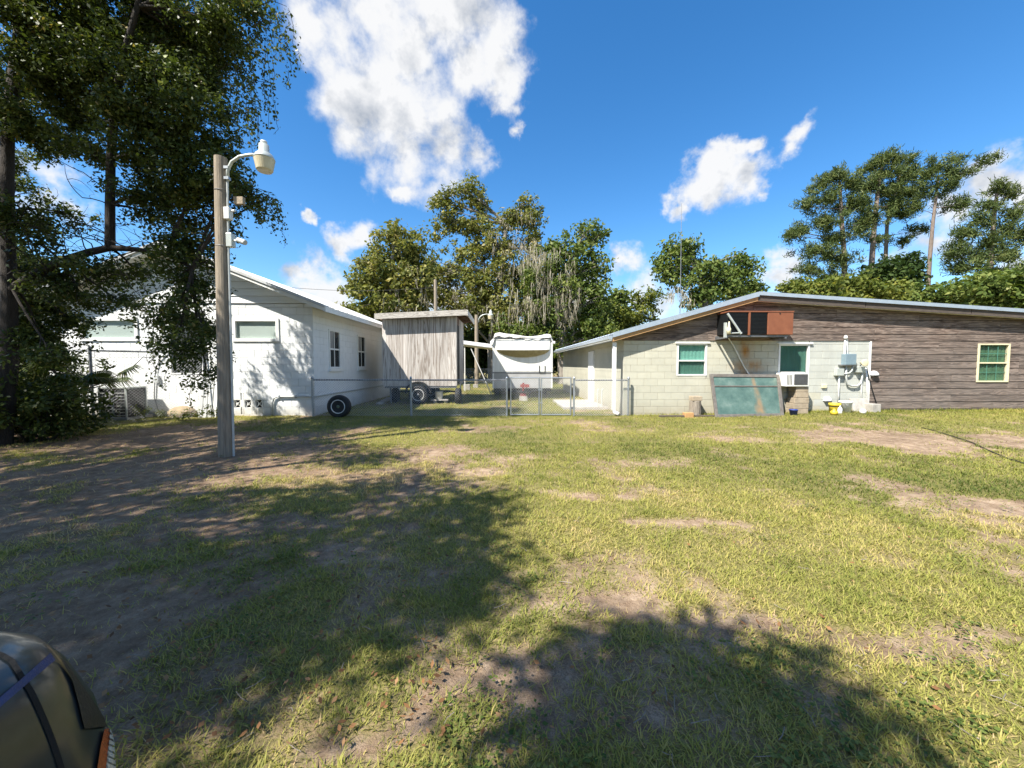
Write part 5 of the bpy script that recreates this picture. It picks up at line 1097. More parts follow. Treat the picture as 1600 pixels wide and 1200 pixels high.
oak('oak_tree', 'round crowned oak behind the wheeled shed and the white house', gb(608, 27), 27, [(606, 540), (608, 480), (612, 430), (615, 385)],
    [(612, 372, 36, 32), (588, 410, 36, 36), (640, 395, 34, 40), (562, 445, 32, 36), (610, 440, 50, 40), (575, 485, 42, 30), (625, 490, 50, 34), (545, 490, 18, 26), (655, 440, 30, 40), (595, 530, 60, 30), (640, 450, 44, 50), (600, 470, 60, 40)], .34, 'leaf_oak', dens=.62, seed=11, moss=[(640, 450, 30, 40, 40, 1.3), (630, 485, 40, 20, 50, 1.2)])
oak('oak_tree', 'tallest oak with open crown rising behind the camper, thin moss in its branches', gb(770, 32), 32, [(768, 540), (775, 480), (785, 430), (788, 390), (790, 350)],
    [(728, 298, 32, 24), (692, 318, 32, 26), (752, 320, 26, 20), (700, 350, 34, 26), (740, 355, 40, 28), (800, 340, 28, 30), (832, 345, 24, 32), (820, 318, 16, 16), (775, 385, 50, 36), (725, 400, 30, 30), (835, 390, 26, 30), (800, 430, 50, 40), (745, 440, 48, 36), (690, 455, 38, 34), (670, 420, 24, 30), (700, 425, 26, 24), (760, 470, 60, 40), (830, 440, 40, 36), (720, 490, 60, 36), (655, 470, 30, 30), (790, 490, 50, 40)],
    .42, 'leaf_oak', dens=.5, seed=12, moss=[(800, 360, 40, 30, 60, 1.4), (820, 400, 40, 30, 60, 1.5), (770, 440, 60, 30, 70, 1.6), (720, 470, 60, 25, 60, 1.4)])
oak('oak_tree', 'broad oak draped with long grey moss beside the block house roof', gb(880, 29), 29, [(878, 540), (885, 490), (890, 440), (900, 400)],
    [(912, 365, 24, 22), (935, 372, 16, 20), (890, 395, 40, 30), (930, 415, 26, 34), (862, 420, 30, 36), (905, 450, 46, 40), (940, 470, 22, 44), (860, 480, 46, 44), (915, 510, 40, 40), (945, 530, 22, 30), (850, 530, 50, 30), (800, 520, 40, 30), (830, 440, 34, 34), (870, 390, 24, 26), (880, 450, 50, 44)],
    .4, 'leaf_oak_green', dens=.55, seed=13, moss=[(860, 430, 35, 45, 110, 2.0), (840, 460, 50, 30, 100, 1.8), (885, 475, 22, 30, 70, 2.2), (800, 480, 60, 20, 60, 1.5), (830, 400, 20, 20, 40, 1.4)])
oak('oak_tree', 'small bushy tree with arching limb left of the tall antenna', gb(1020, 34), 34, [(1020, 540), (1024, 500), (1018, 485)], [(1012, 472, 26, 20), (1000, 496, 20, 18), (985, 500, 24, 26), (970, 520, 24, 20)], .22, 'leaf_yellow', dens=.6, size=.14, seed=14)
oak('cabbage_palm_tree', 'feathery dark topped tree beside the mossy oak', gb(968, 35), 35, [(967, 540), (968, 500), (968, 470)], [(968, 462, 16, 14), (962, 480, 20, 16), (975, 495, 18, 18), (965, 520, 26, 24)], .2, 'leaf_oak_green', dens=.7, size=.17, seed=15)
oak('oak_tree', 'dense oak standing directly behind the metal roof ridge', gb(1105, 27), 27, [(1108, 540), (1105, 490), (1098, 450), (1090, 420)],
    [(1048, 392, 24, 20), (1078, 392, 24, 18), (1042, 420, 26, 22), (1075, 430, 34, 28), (1112, 425, 30, 24), (1145, 420, 30, 24), (1160, 450, 30, 26), (1125, 455, 40, 26), (1090, 465, 34, 20), (1172, 425, 14, 22), (1150, 400, 14, 10), (1185, 455, 10, 14)], .3, 'leaf_oak_green', dens=.75, seed=16, moss=[(1060, 455, 16, 8, 30, 1.1), (1072, 470, 10, 8, 14, 1.4)])
# low trees and shrubs that close the yard at the back
for k, (px, d, ells, lab, lf) in enumerate([
    (560, 38, [(560, 520, 50, 40), (600, 550, 50, 40)], 'leafy shrub seen between the white house eave and the shed', 'leaf_oak'),
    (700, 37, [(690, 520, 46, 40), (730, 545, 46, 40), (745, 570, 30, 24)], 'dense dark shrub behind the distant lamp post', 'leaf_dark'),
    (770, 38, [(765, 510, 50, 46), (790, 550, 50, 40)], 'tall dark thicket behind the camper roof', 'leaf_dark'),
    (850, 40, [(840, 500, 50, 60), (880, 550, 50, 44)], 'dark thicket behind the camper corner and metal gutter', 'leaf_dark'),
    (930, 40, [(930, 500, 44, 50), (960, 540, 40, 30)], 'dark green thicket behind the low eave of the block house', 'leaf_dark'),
    (1300, 27, [(1290, 458, 34, 20), (1330, 450, 40, 26), (1375, 460, 40, 20)], 'yellow green rounded shrub below the pines behind the brown boards', 'leaf_yellow'),
    (1440, 28, [(1425, 462, 40, 22), (1470, 468, 40, 22)], 'low shrub behind the brown gable below the single pine', 'leaf_oak_green'),
    (1540, 25, [(1520, 455, 40, 26), (1560, 445, 40, 26), (1600, 450, 40, 34), (1580, 470, 50, 22)], 'large bright green shrub behind the far end of the brown house', 'leaf_oak_green'),
    (1390, 32, [(1380, 425, 26, 30), (1420, 420, 28, 26), (1400, 450, 40, 24)], 'dark oak between the pine trunks', 'leaf_dark'),
    (1240, 30, [(1240, 460, 26, 16), (1260, 450, 24, 18)], 'pale leaved shrub below the leftmost pine', 'leaf_yellow'),
    (15, 26, [(20, 430, 50, 40), (50, 470, 60, 40), (-20, 400, 50, 50)], 'sunlit tree beyond the white house roof seen through the branches', 'leaf_yellow')]):
    oak('shrub' if 'shrub' in lab or 'thicket' in lab else 'oak_tree', lab, gb(px, d), d, [(px, 560), (ells[0][0], ells[0][1])], ells, .2, lf, dens=.95, per=60, size=.15, seed=30 + k, cat='shrub' if 'shrub' in lab or 'thicket' in lab else 'tree')

def pine(label, base_px, d, trunk_px, ells, r0=.26, seed=1):
    rng = np.random.default_rng(seed); rr = random.Random(seed); base = gb(base_px, d); t = thing('pine_tree', label, 'tree', base, 'pines behind the block house'); m = MB()
    trunk = [np.array([base[0], base[1], -.3])] + [D(a, b, d) for a, b in trunk_px]; n = len(trunk); m.tube(trunk, [r0 * (1 - .62 * k / (n - 1)) for k in range(n)], 10, False)
    V, R = [], []; groups = ell_points(ells, d, 6.6, None, rng, .0, 1.45); r0 *= .66
    for e, pts in zip(ells, groups):
        c = D(e[0], e[1], d); best = None
        for k in range(1, n - 1):
            for s in (0., .25, .5, .75, 1):
                p = trunk[k] * (1 - s) + trunk[k + 1] * s; sc = np.linalg.norm(p - c) + 2.5 * max(0, p[2] - c[2]); best = (sc, p) if best is None or sc < best[0] else best
        lp = limb(m, best[1], c, r0 * .22, r0 * .09, -.05, 5, rr)
        for q in pts[::2]: limb(m, lp[rr.randint(2, 5)], q, r0 * .06, r0 * .03, .03, 2, rr)
        k = len(pts); nt = 56; idx = np.repeat(np.arange(k), nt); o = pts[idx] + rng.normal(size=(k * nt, 3)) * np.array([.2, .2, .16]); v = rng.normal(size=(k * nt, 3)) + np.array([0, 0, .55]); v /= np.linalg.norm(v, axis=1)[:, None]
        l = (.20 + .18 * rng.random(k * nt))[:, None]; sd = np.cross(v, rng.normal(size=(k * nt, 3))); sd /= np.linalg.norm(sd, axis=1)[:, None]; sd *= .03
        V.append(np.stack([o - sd, o + sd, o + v * l + sd * .5, o + v * l - sd * .5], 1)); R.append(np.clip(rng.normal(.42, .2, k * nt) + rng.normal(0, .12, k)[idx], 0, 1))
    m.build('trunk', 'bark_pine', t, smooth=True); np_mesh('crown', np.concatenate(V), 4, 'needle', t, np.concatenate(R))
pine('leftmost pine with the fullest crown behind the brown gable', 1322, 34, [(1320, 470), (1319, 400), (1315, 340), (1312, 285)], [(1310, 275, 30, 14), (1335, 290, 24, 18), (1282, 290, 18, 12), (1295, 312, 34, 15), (1262, 322, 18, 10), (1330, 322, 26, 14), (1290, 345, 38, 14), (1250, 362, 26, 10), (1305, 372, 34, 13), (1275, 392, 36, 12), (1235, 368, 14, 8), (1312, 405, 34, 13), (1265, 420, 30, 12), (1245, 445, 22, 10), (1300, 436, 36, 13), (1345, 350, 18, 14)], .28, 51)
pine('tall pine rising in the middle of the group of pines', 1358, 35, [(1359, 470), (1362, 410), (1367, 340), (1375, 270), (1380, 250)], [(1382, 250, 22, 12), (1400, 252, 18, 11), (1362, 262, 20, 12), (1380, 275, 32, 12), (1410, 285, 22, 12), (1356, 292, 22, 12), (1385, 300, 34, 12), (1350, 318, 20, 11), (1398, 322, 26, 11), (1365, 340, 26, 11), (1345, 360, 16, 10), (1372, 375, 16, 9)], .28, 52)
pine('slender pine with a low side branch next to the tallest one', 1377, 37, [(1379, 470), (1383, 420), (1386, 350), (1398, 300), (1408, 265)], [(1420, 255, 16, 10), (1425, 275, 16, 11), (1412, 300, 24, 11), (1428, 315, 14, 10), (1408, 335, 26, 10), (1430, 360, 20, 7), (1412, 378, 18, 7), (1395, 320, 16, 10)], .22, 53)
pine('pine with a bare trunk and one long branch reaching sideways', 1448, 34, [(1449, 465), (1453, 400), (1458, 345), (1463, 305), (1466, 275)], [(1465, 262, 22, 12), (1447, 275, 14, 10), (1484, 275, 18, 10), (1460, 292, 24, 11), (1500, 248, 14, 7), (1515, 268, 20, 6), (1540, 254, 16, 6), (1556, 243, 9, 5), (1490, 290, 16, 7), (1436, 326, 12, 7), (1442, 305, 12, 8), (1484, 322, 20, 9), (1505, 318, 16, 8), (1478, 300, 14, 6)], .19, 54)
pine('wide drooping pine at the far end of the brown house', 1543, 31, [(1544, 470), (1546, 420), (1552, 350), (1558, 300)], [(1558, 298, 18, 12), (1580, 305, 14, 10), (1548, 322, 24, 10), (1580, 335, 22, 12), (1530, 345, 26, 10), (1570, 358, 30, 11), (1510, 365, 28, 11), (1545, 378, 32, 10), (1595, 370, 20, 14), (1495, 388, 26, 10), (1530, 402, 32, 11), (1575, 398, 34, 12), (1500, 420, 34, 11), (1550, 425, 36, 11), (1600, 420, 22, 12), (1480, 400, 14, 8)], .24, 55)

def woods():
    rng = np.random.default_rng(99); C = []
    for k in range(2600):
        a = rng.random() * 2 * math.pi; r = 62 + rng.random() * 22; h = 4.5 + 5.0 * vnoise(np.array([a * 9.]), np.array([r * .05]), 1., 7, 3)[0]; C.append((r * math.sin(a), r * math.cos(a) + 5, rng.random() ** .7 * h))
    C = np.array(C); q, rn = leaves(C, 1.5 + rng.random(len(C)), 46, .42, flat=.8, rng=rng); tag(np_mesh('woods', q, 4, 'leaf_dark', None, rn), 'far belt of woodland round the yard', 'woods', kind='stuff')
woods()
# the shading oaks beside and behind the camera: their crowns lie up-sun of the shade on the lawn
def shade_tree(label, base, blobs, seed, r0=.42, per=118):
    rng = np.random.default_rng(seed); rr = random.Random(seed); t = thing('oak_tree', label, 'tree', base, 'large oaks beside the drive'); m = MB(); C, R = [], []
    hub = np.array([base[0], base[1], 3.2]); m.tube([np.array(base) - [0, 0, .3], np.array([base[0] + .1, base[1], 1.6]), hub, hub + np.array([.2, .1, 3.])], [r0 * 1.15, r0, r0 * .85, r0 * .4], 12, False)
    for (g, rad_, h) in blobs:
        c = np.array([g[0], g[1], 0]) + SUN * (h / SUN[2]); lp = limb(m, hub + np.array([0, 0, rr.uniform(-.3, 2.)]), c, r0 * .3, r0 * .1, .1, 6, rr); k = int(9 * rad_ ** 1.6) + 5
        v = rng.normal(size=(k, 3)); v /= np.linalg.norm(v, axis=1)[:, None]; p = c + v * (rng.random(k) ** .4)[:, None] * rad_ * np.array([1, 1, .55]); C.append(p); R.append(.42 + .3 * rng.random(k))
        for q in p[::4]: limb(m, lp[rr.randint(3, 6)], q, r0 * .07, r0 * .025, .05, 3, rr)
    m.build('trunk', 'bark', t, smooth=True); C = np.concatenate(C); R = np.concatenate(R); q, rn = leaves(C, R, per, .06, flat=.7, rng=rng); np_mesh('crown', q, 4, 'leaf_near', t, rn)
def sb(px, py, r, h=7.): return (G(px, py), r, h)
shade_tree('large spreading oak whose limbs shade the lawn left of the drive', (-9.5, .6, 0),
    [sb(560, 712, .75), sb(430, 700, .9), sb(640, 762, .7), sb(748, 795, .42), sb(540, 800, .8), sb(400, 790, .9), sb(250, 740, 1.0), sb(650, 845, .55), sb(740, 880, .38), sb(560, 890, .6), sb(400, 900, .7), sb(270, 860, .9), sb(120, 760, 1.1), sb(60, 840, 1.0), sb(180, 960, .7), sb(330, 990, .5), sb(480, 960, .45), sb(60, 1050, .7), sb(640, 930, .36),
     (np.array([-8, 8.4, 0]), 1.2, 9.5), (np.array([-7.2, 5.4, 0]), 1.3, 8), (np.array([-5.3, 6.6, 0]), 1.2, 8), (np.array([-5.2, 4.6, 0]), 1.2, 8), (np.array([-4.0, 3.6, 0]), 1.0, 7.5), (np.array([-3.0, 2.5, 0]), .8, 7.5), (np.array([-9.5, 4.5, 0]), 1.4, 9), (np.array([-4.4, 9.6, 0]), .9, 12), (np.array([-3.0, 9.7, 0]), .7, 12), (np.array([-5.6, 8.9, 0]), .8, 11), (np.array([-3.8, 7, 0]), .8, 8), (np.array([-6.0, 8.6, 0]), 1.1, 9), (np.array([-9.5, 7, 0]), 1.6, 10), (np.array([-7, 6.8, 0]), 1.2, 8), (np.array([-4.3, 8.4, 0]), .9, 9), (np.array([-10.5, 8.6, 0]), 1.2, 10), (np.array([-2.3, 9.6, 0]), .6, 9), (np.array([-3.2, 9.7, 0]), .6, 9), (np.array([-1.4, 9.5, 0]), .45, 9)], 61)
shade_tree('second oak standing behind the photographer', (-4.6, -5.4, 0), [sb(1110, 1085, .38, 6.5), sb(1180, 1110, .28, 6.5), sb(1010, 1060, .34, 6.5), sb(950, 1130, .24, 6.5), sb(1290, 1200, .24, 6.5), sb(1040, 1170, .32, 6.5), sb(1180, 1190, .4, 6.5), sb(120, 1170, .5, 6.5), sb(-200, 1100, .9, 6.5)], 62, .34, 90)

# ------------------------------------------------------------------ near tree over the left side
def near_tree():
    rng = np.random.default_rng(71); rr = random.Random(71); d = 6.95; b = D(4, 700, 6.85); base = np.array([b[0] - .1, b[1], 0.])
    t = thing('overhanging_tree', 'tall dark leafy tree with vines overhanging the white house gable', 'tree', base); m = MB()
    tr = [base - [0, 0, .2], D(14, 560, d), D(14, 440, d), D(10, 330, d), D(12, 200, d + .2), D(30, 60, d + .3), D(50, -120, d + .4)]
    m.tube(tr, [.17, .12, .10, .09, .085, .08, .06], 10, False)
    lb = [D(14, 455, d), D(50, 432, d), D(95, 408, d + .1), D(140, 394, d + .2), D(172, 387, d + .3), D(215, 390, d + .3), D(262, 398, d + .3), D(300, 420, d + .2)]; m.tube(lb, [.075, .07, .066, .063, .06, .045, .03, .015], 8, False)
    st = [D(172, 390, d + .3), D(172, 320, d + .3), D(173, 250, d + .3), D(180, 160, d + .2), D(192, 90, d + .1), D(215, 10, d), D(240, -120, d)]; m.tube(st, [.075, .07, .065, .06, .05, .04, .025], 8, False)
    ells = [(60, 40, 75, 55), (150, 30, 70, 50), (240, 30, 60, 50), (330, 30, 60, 40), (395, 20, 36, 26), (60, 110, 70, 45), (160, 110, 80, 50), (255, 100, 55, 45), (330, 90, 40, 36), (30, 180, 45, 40), (120, 180, 60, 36), (205, 180, 65, 45), (290, 165, 50, 45), (150, 240, 36, 28), (215, 245, 50, 34), (290, 235, 50, 42), (340, 230, 34, 40), (255, 300, 46, 36), (320, 295, 44, 36), (370, 290, 30, 24), (400, 318, 24, 18), (60, -30, 90, 60), (200, -40, 100, 60), (330, -40, 70, 50), (295, 350, 30, 30), (330, 340, 20, 30),
            (20, 130, 40, 50), (100, 60, 70, 60), (200, 60, 70, 60), (300, 60, 60, 50), (110, 140, 60, 36), (240, 140, 60, 50), (320, 130, 40, 40), (240, 210, 60, 40), (300, 290, 50, 50), (230, 330, 30, 24), (290, 380, 36, 36), (325, 400, 20, 30), (275, 470, 30, 30), (320, 510, 22, 40), (20, 400, 40, 36), (70, 480, 50, 30), (20, 520, 40, 40), (110, 500, 36, 26), (290, 400, 32, 30), (262, 430, 24, 22), (305, 445, 28, 34), (300, 500, 34, 34), (285, 545, 34, 30), (315, 570, 18, 30), (250, 500, 22, 24), (30, 330, 30, 22), (40, 470, 50, 34), (90, 450, 36, 28), (30, 290, 24, 16), (130, 430, 26, 18), (100, 225, 50, 22), (45, 210, 40, 36), (8, 340, 26, 40), (45, 350, 34, 24), (100, 330, 26, 18), (210, 300, 30, 26), (55, 425, 50, 24), (120, 412, 40, 16), (170, 425, 30, 18), (60, 530, 50, 30), (100, 560, 36, 26), (130, 470, 30, 24), (185, 470, 24, 20), (70, 380, 24, 20), (5, 250, 24, 40), (355, 270, 26, 34), (215, 420, 30, 16), (20, 600, 40, 40), (345, 180, 26, 40), (360, 60, 34, 36)]
    C = []
    for e in ells:
        dd = d + rr.uniform(-.2, 1.0); pts = ell_points([e], dd, 44 if e[1] < 345 else 40, .75, rng, .05)[0]; C.append(pts); c = pts.mean(0); allp = tr[2:] + lb[2:] + st[1:]
        s = min(allp, key=lambda p: np.linalg.norm(p - c) + .6 * max(0, p[2] - c[2])); lp = limb(m, s, c, .026, .012, .1, 5, rr)
        for q in pts[::4]: limb(m, lp[rr.randint(2, 5)], q, .009, .004, .04, 3, rr)
    # bare twigs in the gap below the crown: each wanders off from a point on the limbs
    def wander(a, L_, r, drop):
        pts = [np.array(a, float)]; v = np.array([rr.gauss(0, 1), rr.gauss(0, .5), rr.gauss(.1, .6) - drop]); v /= np.linalg.norm(v); n = 8
        for k in range(n): v = v + np.array([rr.gauss(0, .3), rr.gauss(0, .25), rr.gauss(0, .3) - drop * .12]); v /= np.linalg.norm(v); pts.append(pts[-1] + v * L_ / n)
        m.tube(pts, [r * (1 - .75 * k / n) for k in range(n + 1)], 5, False); return pts
    for k in range(34):
        j = rr.randint(1, 6); u = rr.random(); a = (lb[j] * (1 - u) + lb[min(j + 1, 7)] * u) if k < 20 else (st[0] * (1 - u) + st[2] * u); p = wander(a, rr.uniform(.5, 1.3), .011, .25 if k % 2 else -.3)
        for q in range(3): wander(p[rr.randint(2, 7)], rr.uniform(.25, .6), .005, .1)
    for k in range(16): wander(tr[3] + (tr[2] - tr[3]) * rr.random(), rr.uniform(.5, 1.2), .009, -.1)
    m.build('trunk', 'bark', t, smooth=True)
    C = np.concatenate(C); R = .16 + .13 * rng.random(len(C)); q, rn = leaves(C, R, 66, .038, (0, -.2, .7), .8, .5, rng); np_mesh('crown', q, 4, 'leaf_near', t, rn)
    # hanging vines at the outer edge
    mv = MB(); V = []; RR = []
    for (px, y0, y1) in [(440, 20, 60), (458, 25, 110), (452, 60, 140), (430, 20, 130), (412, 60, 200), (395, 90, 230), (380, 120, 215), (368, 60, 200), (425, 130, 210), (440, 315, 385), (428, 312, 350), (412, 310, 356), (404, 300, 350), (385, 300, 340), (352, 330, 380), (365, 310, 350), (350, 190, 250), (240, 560, 600), (330, 560, 620), (300, 570, 640), (262, 60, 150), (405, 150, 225), (350, 470, 540), (372, 300, 365), (345, 560, 600), (448, 10, 80), (436, 40, 95), (420, 20, 170), (402, 40, 190), (388, 60, 240), (374, 100, 260), (418, 300, 335), (396, 305, 330), (378, 310, 345), (433, 318, 365), (225, 430, 520), (200, 430, 500), (180, 420, 470), (240, 460, 570), (265, 560, 610), (150, 430, 470), (345, 250, 330)]:
        dd = d + rr.uniform(0, .8); a = D(px, y0, dd); bq = D(px + rr.uniform(-8, 8), y1, dd); n = 9; pts = [a + (bq - a) * k / n + np.array([rr.gauss(0, .03), rr.gauss(0, .03), 0]) for k in range(n + 1)]; mv.tube(pts, .004, 4, False)
        c = D(px - rr.uniform(20, 50), y0 + rr.uniform(-5, 25), dd); mv.tube([c, (c + a) / 2 + np.array([0, 0, .1]), a], [.008, .006, .004], 4, False)
        L_ = np.linalg.norm(bq - a); 
        for k in range(int(L_ * 60)):
            u = rr.random(); p = a + (bq - a) * u + np.array([rr.gauss(0, .045), rr.gauss(0, .045), 0]); s = rr.uniform(.022, .042); nn = np.array([rr.gauss(0, 1), rr.gauss(0, 1), rr.gauss(0, .6)]); nn /= np.linalg.norm(nn); tt = np.cross(nn, [0, 0, 1.]) + np.array([0, 0, -.7]); tt -= nn * (tt @ nn); tt /= np.linalg.norm(tt); bb = np.cross(nn, tt); V.append([p, p + tt * s * .6 + bb * s * .7, p + tt * s * 1.7, p + tt * s * .6 - bb * s * .7]); RR.append(min(1, max(0, rr.gauss(.5, .2))))
    tag(mv.build('vine_stem', 'bark', t), kind='stuff'); np_mesh('vine_leaves', V, 4, 'leaf_near', t, RR)
    V, RR = [], []     # sprig of bright heart-shaped vine leaves
    for (px, py) in [(258, 88), (262, 100), (252, 103), (256, 110), (249, 106), (263, 108), (255, 125), (250, 130), (258, 128), (253, 138), (267, 92)]:
        p = D(px, py, 6.6); s = rr.uniform(.045, .07); a = rr.uniform(-.5, .5); u = np.array([math.cos(a), rr.uniform(-.3, .3), math.sin(a)]); w = np.array([-math.sin(a), rr.uniform(-.3, .3), math.cos(a)])
        V.append([p + w * s * .6, p + u * s * .75 + w * s * .5, p - w * s, p - u * s * .75 + w * s * .5]); RR.append(rr.random())
    np_mesh('bright_vine_sprig', V, 4, leaf_mat('leaf_bright', [(0, (.20, .26, .03)), (1, (.36, .40, .06))], .5), t, RR, kind='stuff')
near_tree()
def left_bushes():
    specs = [((-55, 640), 6.9, 1.05, 1.5, 'dark bush at the frame of the lawn beside the tree trunk'), ((60, 640), 7.3, .95, 1.25, 'dark leafy bush below the overhanging tree'), ((10, 560), 8.6, 1.2, 2.3, 'tall dark bush behind the tree trunk'), ((100, 665), 8.0, .65, .8, 'low dark bush before the tall fence'), ((-90, 540), 8.2, 1.4, 2.6, 'tall dense bush growing beyond the tree trunk')]
    for k, ((px, py), d, r, h, lab) in enumerate(specs):
        rng = np.random.default_rng(80 + k); c = D(px, 600, d); base = (c[0], c[1], 0); t = thing('bush', lab, 'bush', base); m = MB(); n = int(70 * r * r * h); v = rng.normal(size=(n, 3)); v /= np.linalg.norm(v, axis=1)[:, None]
        rr_ = rng.random(n)[:, None] ** .4; P = np.array([c[0], c[1], h * .5]) + v * rr_ * np.array([r, r, h * .52]); P[:, 2] = np.maximum(P[:, 2], .08)
        for q in P[::4]: limb(m, (c[0] + rng.normal() * .1, c[1] + rng.normal() * .1, 0), q, .012, .005, .05, 4)
        m.build('stem', 'bark', t); q, rn = leaves(P, .17 + .1 * rng.random(n), 52, .045, (0, -.2, .5), .9, .5, rng); np_mesh('foliage', q, 4, 'leaf_near', t, rn)
    # fan palm
    b = D(118, 650, 8.5); base = (b[0], b[1], 0.); t = thing('fan_palm', 'small fan palm with drooping fronds before the condenser unit', 'palm', base); rr = random.Random(9)
    hub = np.array([b[0], b[1], .75]); MB().tube([(b[0], b[1], -.1), (b[0], b[1], .5), tuple(hub)], [.11, .1, .07], 10).build('trunk', 'bark', t)
    for k in range(13):
        az = 2 * math.pi * k / 13 + rr.uniform(-.2, .2); el = rr.uniform(.25, 1.1); L_ = rr.uniform(.65, 1.0); dr_ = np.array([math.cos(az) * math.cos(el), math.sin(az) * math.cos(el), math.sin(el)]); tip = hub + dr_ * L_
        if k in (0, 1): dr_ = np.array([.85, -.15, .55 - .2 * k]); tip = hub + dr_ * L_
        f = MB().tube([hub, hub + dr_ * L_ * .5 + np.array([0, 0, .04]), tip], [.014, .011, .008], 6).build('frond_stalk', 'bark', t); V = []; R = []; sd = np.cross(dr_, [0, 0, 1.]); sd /= np.linalg.norm(sd); upv = np.cross(sd, dr_)
        for j in range(26):
            a = (j / 25 - .5) * 3.6; e = dr_ * math.cos(a) + sd * math.sin(a) + upv * .12; ln = .55 * (.75 + .25 * math.cos(a)); w = np.cross(e, upv); w /= np.linalg.norm(w); w *= .018; mid = tip + e * ln * .55; end = tip + e * ln - np.array([0, 0, .18 + rr.uniform(0, .12)]); V.append([tip - w * .4, tip + w * .4, mid + w, mid - w]); V.append([mid - w, mid + w, end + w * .1, end - w * .1]); c_ = rr.gauss(.4, .2); R += [c_, c_ + .1]
        np_mesh('frond', V, 4, 'palm_leaf', t, np.clip(R, 0, 1))
    # small weeds along the white wall
    for k, (px, py, wl) in enumerate([(215, 655, 'beside the condenser unit'), (255, 655, 'under the grey wall cable'), (303, 656, 'against the tan boulder'), (330, 655, 'at the foot of the white slats')]):
        p = G(px, py); rng = np.random.default_rng(95 + k); t = thing('weed_plant', 'leafy weed clump growing ' + wl, 'weed', (p[0], p[1], 0), 'weed clumps along the white wall'); n = 9; P = np.array([p[0], p[1], .14]) + rng.normal(size=(n, 3)) * np.array([.18, .1, .08]); q, rn = leaves(P, .1 + 0 * P[:, 0], 26, .03, (0, -.2, .6), .9, .5, rng); np_mesh('leaf_clump', q, 4, 'leaf_yellow', t, rn, kind='stuff')
left_bushes()

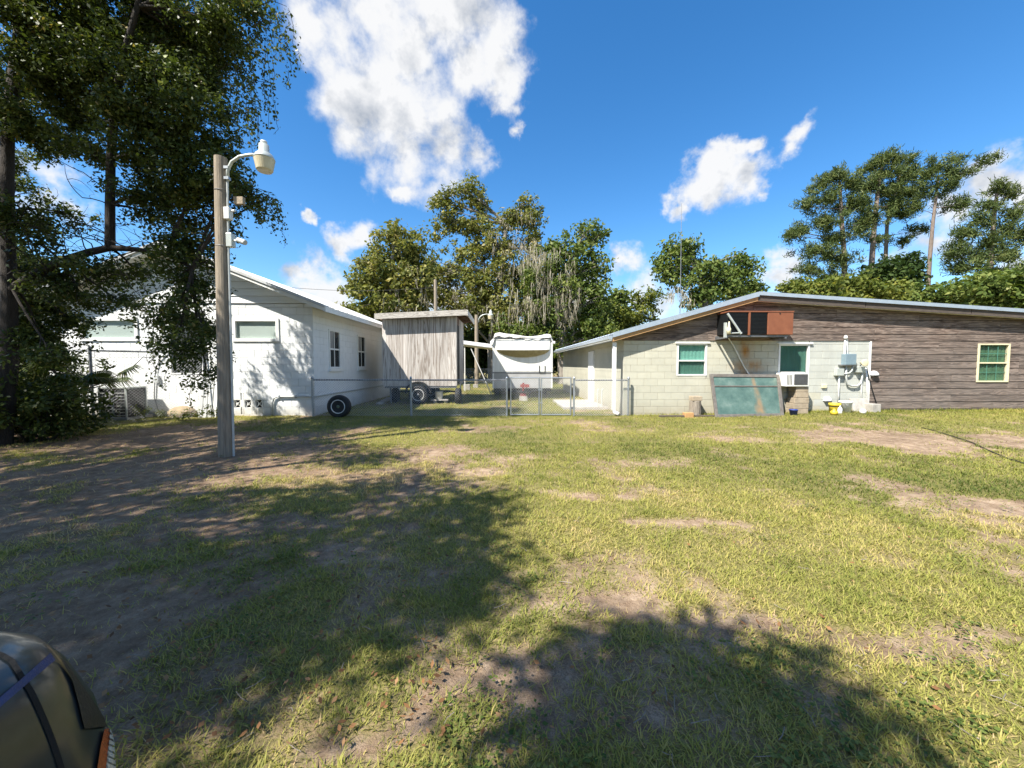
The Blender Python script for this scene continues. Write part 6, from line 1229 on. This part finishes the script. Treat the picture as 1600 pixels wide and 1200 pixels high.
# ------------------------------------------------------------------ parked car, one corner in view
def car():
    m_, nt, N, L, P = new_mat('car_paint'); L.new(ramp(N, L, tex(N, L, 9, 7, .7), [(.35, (.010, .016, .020)), (.7, (.026, .034, .039))]), P.inputs['Base Color']); P.inputs['Roughness'].default_value = .32; P.inputs['Coat Weight'].default_value = .6; P.inputs['Coat Roughness'].default_value = .12
    c = np.array([0, 0, 0]) + HF * .86 + RT * (-.845); base = c + RT * (-.85) - HF * 2.2
    t = thing('parked_car', 'dark green grey car corner with blue stripe and ribbed corner lamp', 'car', (base[0], base[1], 0)); t.rotation_euler = (0, 0, -YAW)
    W, Ln = .85, 2.2
    def ring(z, inset, n=10, r=.16):    # rounded rectangle in plan, local coords, front = +y
        out = []
        for (sx, sy, a0) in ((1, 1, 0), (-1, 1, 90), (-1, -1, 180), (1, -1, 270)):
            cx, cy = sx * (W - inset - r), sy * (Ln - inset * 1.2 - r)
            for k in range(n + 1): a = rad(a0 + 90 * k / n); out.append((cx + r * math.cos(a), cy + r * math.sin(a)))
        return [(x, y, z + (.07 * min(1, max(0, (Ln - y) / 1.2)) if z > .8 else 0)) for x, y in out]
    prof = [(.20, .12), (.24, .05), (.32, .01), (.45, .0), (.60, .0), (.72, .012), (.82, .035), (.875, .055), (.905, .085), (.922, .14)]
    rings = [ring(z, i) for z, i in prof]; n = len(rings[0]); vs = [v for r in rings for v in r]; fs = []
    for j in range(len(rings) - 1):
        for k in range(n): fs.append((j * n + k, j * n + (k + 1) % n, (j + 1) * n + (k + 1) % n, (j + 1) * n + k))
    ctr = [(0, y_, .945 + .07 * min(1, (Ln - y_) / 1.2)) for y_ in (1.2, -1.2)]
    inner = [(v[0] * .75, v[1] * .85, v[2] + .016) for v in rings[-1]]; b0 = len(vs); vs += inner; j = len(rings) - 1
    for k in range(n): fs.append((j * n + k, j * n + (k + 1) % n, b0 + (k + 1) % n, b0 + k))
    fs.append(tuple(b0 + k for k in range(n))); fs.append(tuple(reversed(range(n))))
    body = MB().add(vs, fs).build('body', m_, t, smooth=True, local=True)
    # cabin
    cab = MB(); lo = [(-.72, .85), (.72, .85), (.74, -1.5), (-.74, -1.5)]; hi = [(-.56, .15), (.56, .15), (.56, -1.05), (-.56, -1.05)]
    cab.add([(x, y, .98) for x, y in lo] + [(x, y, 1.42) for x, y in hi], [(0, 1, 5, 4), (1, 2, 6, 5), (2, 3, 7, 6), (3, 0, 4, 7)]).build('windows', 'glass_dirty', t, local=True); MB().hull8([(-.57, -1.06, 1.415), (.57, -1.06, 1.415), (.57, .16, 1.415), (-.57, .16, 1.415), (-.5, -1.0, 1.46), (.5, -1.0, 1.46), (.5, .1, 1.46), (-.5, .1, 1.46)]).build('roof', m_, t, local=True, bevel=.02)
    # trim laid on the body surface
    from mathutils.bvhtree import BVHTree
    ca, sa = math.cos(-YAW), math.sin(-YAW); wv = [Vector((base[0] + x * ca - y * sa, base[1] + x * sa + y * ca, z)) for x, y, z in vs]; bvh = BVHTree.FromPolygons(wv, fs)
    def loc(p): x, y = p[0] - base[0], p[1] - base[1]; return (x * ca + y * sa, -x * sa + y * ca, p[2])
    def hit(px, py, off):
        for k in range(60):
            r = Vector(ray(px, py)).normalized(); h = bvh.ray_cast(Vector(CP), r)
            if h[0] is not None: return loc(h[0] + (h[1] if h[1].dot(r) < 0 else -h[1]) * off)
            px -= 1.5; py += .5
    def ribbon(name, A_, B_, off, mat, n=14):      # strip between two picture lines, draped on the body
        def samp(P, t): k = min(int(t * (len(P) - 1)), len(P) - 2); f = t * (len(P) - 1) - k; return (P[k][0] * (1 - f) + P[k + 1][0] * f, P[k][1] * (1 - f) + P[k + 1][1] * f)
        rows = 5; v = []
        for j in range(rows):
            for i in range(n + 1):
                a_, b_ = samp(A_, i / n), samp(B_, i / n); w = j / (rows - 1); v.append(hit(a_[0] * (1 - w) + b_[0] * w, a_[1] * (1 - w) + b_[1] * w, off))
        return MB().add(v, [(j * (n + 1) + i, j * (n + 1) + i + 1, (j + 1) * (n + 1) + i + 1, (j + 1) * (n + 1) + i) for j in range(rows - 1) for i in range(n)]).build(name, mat, t, smooth=True, local=True)
    ribbon('blue_stripe', [(-90, 1170), (0, 1088), (40, 1054), (76, 1022)], [(-84, 1184), (2, 1102), (44, 1066), (84, 1033)], .003, plain('stripe_blue', (.018, .04, .15), (.012, .028, .10), 40, .4))
    sm = ((-60, 1014), (-20, 1014), (4, 1021), (22, 1032), (31, 1046), (39, 1060), (52, 1080), (64, 1104), (76, 1132), (86, 1158), (96, 1188), (106, 1223), (114, 1260))
    ribbon('seam', sm, [(x - 9, y + 5) for x, y in sm], .002, plain('seam_black', (.006, .006, .006), (.004, .004, .004), 9, .9), 40)
    ribbon('front_panel', [(90, 1030), (108, 1062), (120, 1105), (128, 1140)], [(98, 1036), (128, 1078), (152, 1112), (166, 1137)], .004, plain('black_plastic', (.014, .015, .016), (.01, .01, .011), 30, .5))
    ribbon('corner_lamp_amber', [(158, 1142), (152, 1170), (146, 1210), (142, 1250)], [(170, 1140), (164, 1170), (160, 1210), (158, 1250)], .005, plain('amber', (.45, .10, .03), (.35, .07, .02), 30, .2))
    ribbon('corner_lamp_lens', [(166, 1140), (160, 1175), (154, 1210), (150, 1255)], [(184, 1146), (186, 1175), (186, 1210), (186, 1255)], .0045, plain('lamp_lens', (.62, .60, .54), (.5, .48, .43), 30, .2))
    for i in range(12):
        y0 = 1142 + i * 9; ribbon('lamp_rib', [(165 - i * .6, y0), (172 - i * .3, y0 + 3)], [(165 - i * .6, y0 + 6), (172 - i * .3, y0 + 9)], .007, plain('lamp_lens', (.62, .60, .54), (.5, .48, .43), 30, .2), 4)
        ribbon('lamp_rib', [(172 - i * .3, y0 + 3), (180, y0 + 8)], [(172 - i * .3, y0 + 9), (180, y0 + 14)], .007, MATS['lamp_lens'], 4)
    for (x, y) in ((W - .1, 1.35), (W - .1, -1.35), (-W + .1, 1.35), (-W + .1, -1.35)):
        m = MB(); tyre_mesh(m, .31, .19, (x, y, .30), 'x'); w = m.build('wheel', 'rubber', t, smooth=True, local=True); MB().lathe([(.18, -.1), (.18, .1)], (x, y, .30), 'x', 20).build('rim', 'galvanised', w, local=True)
car()
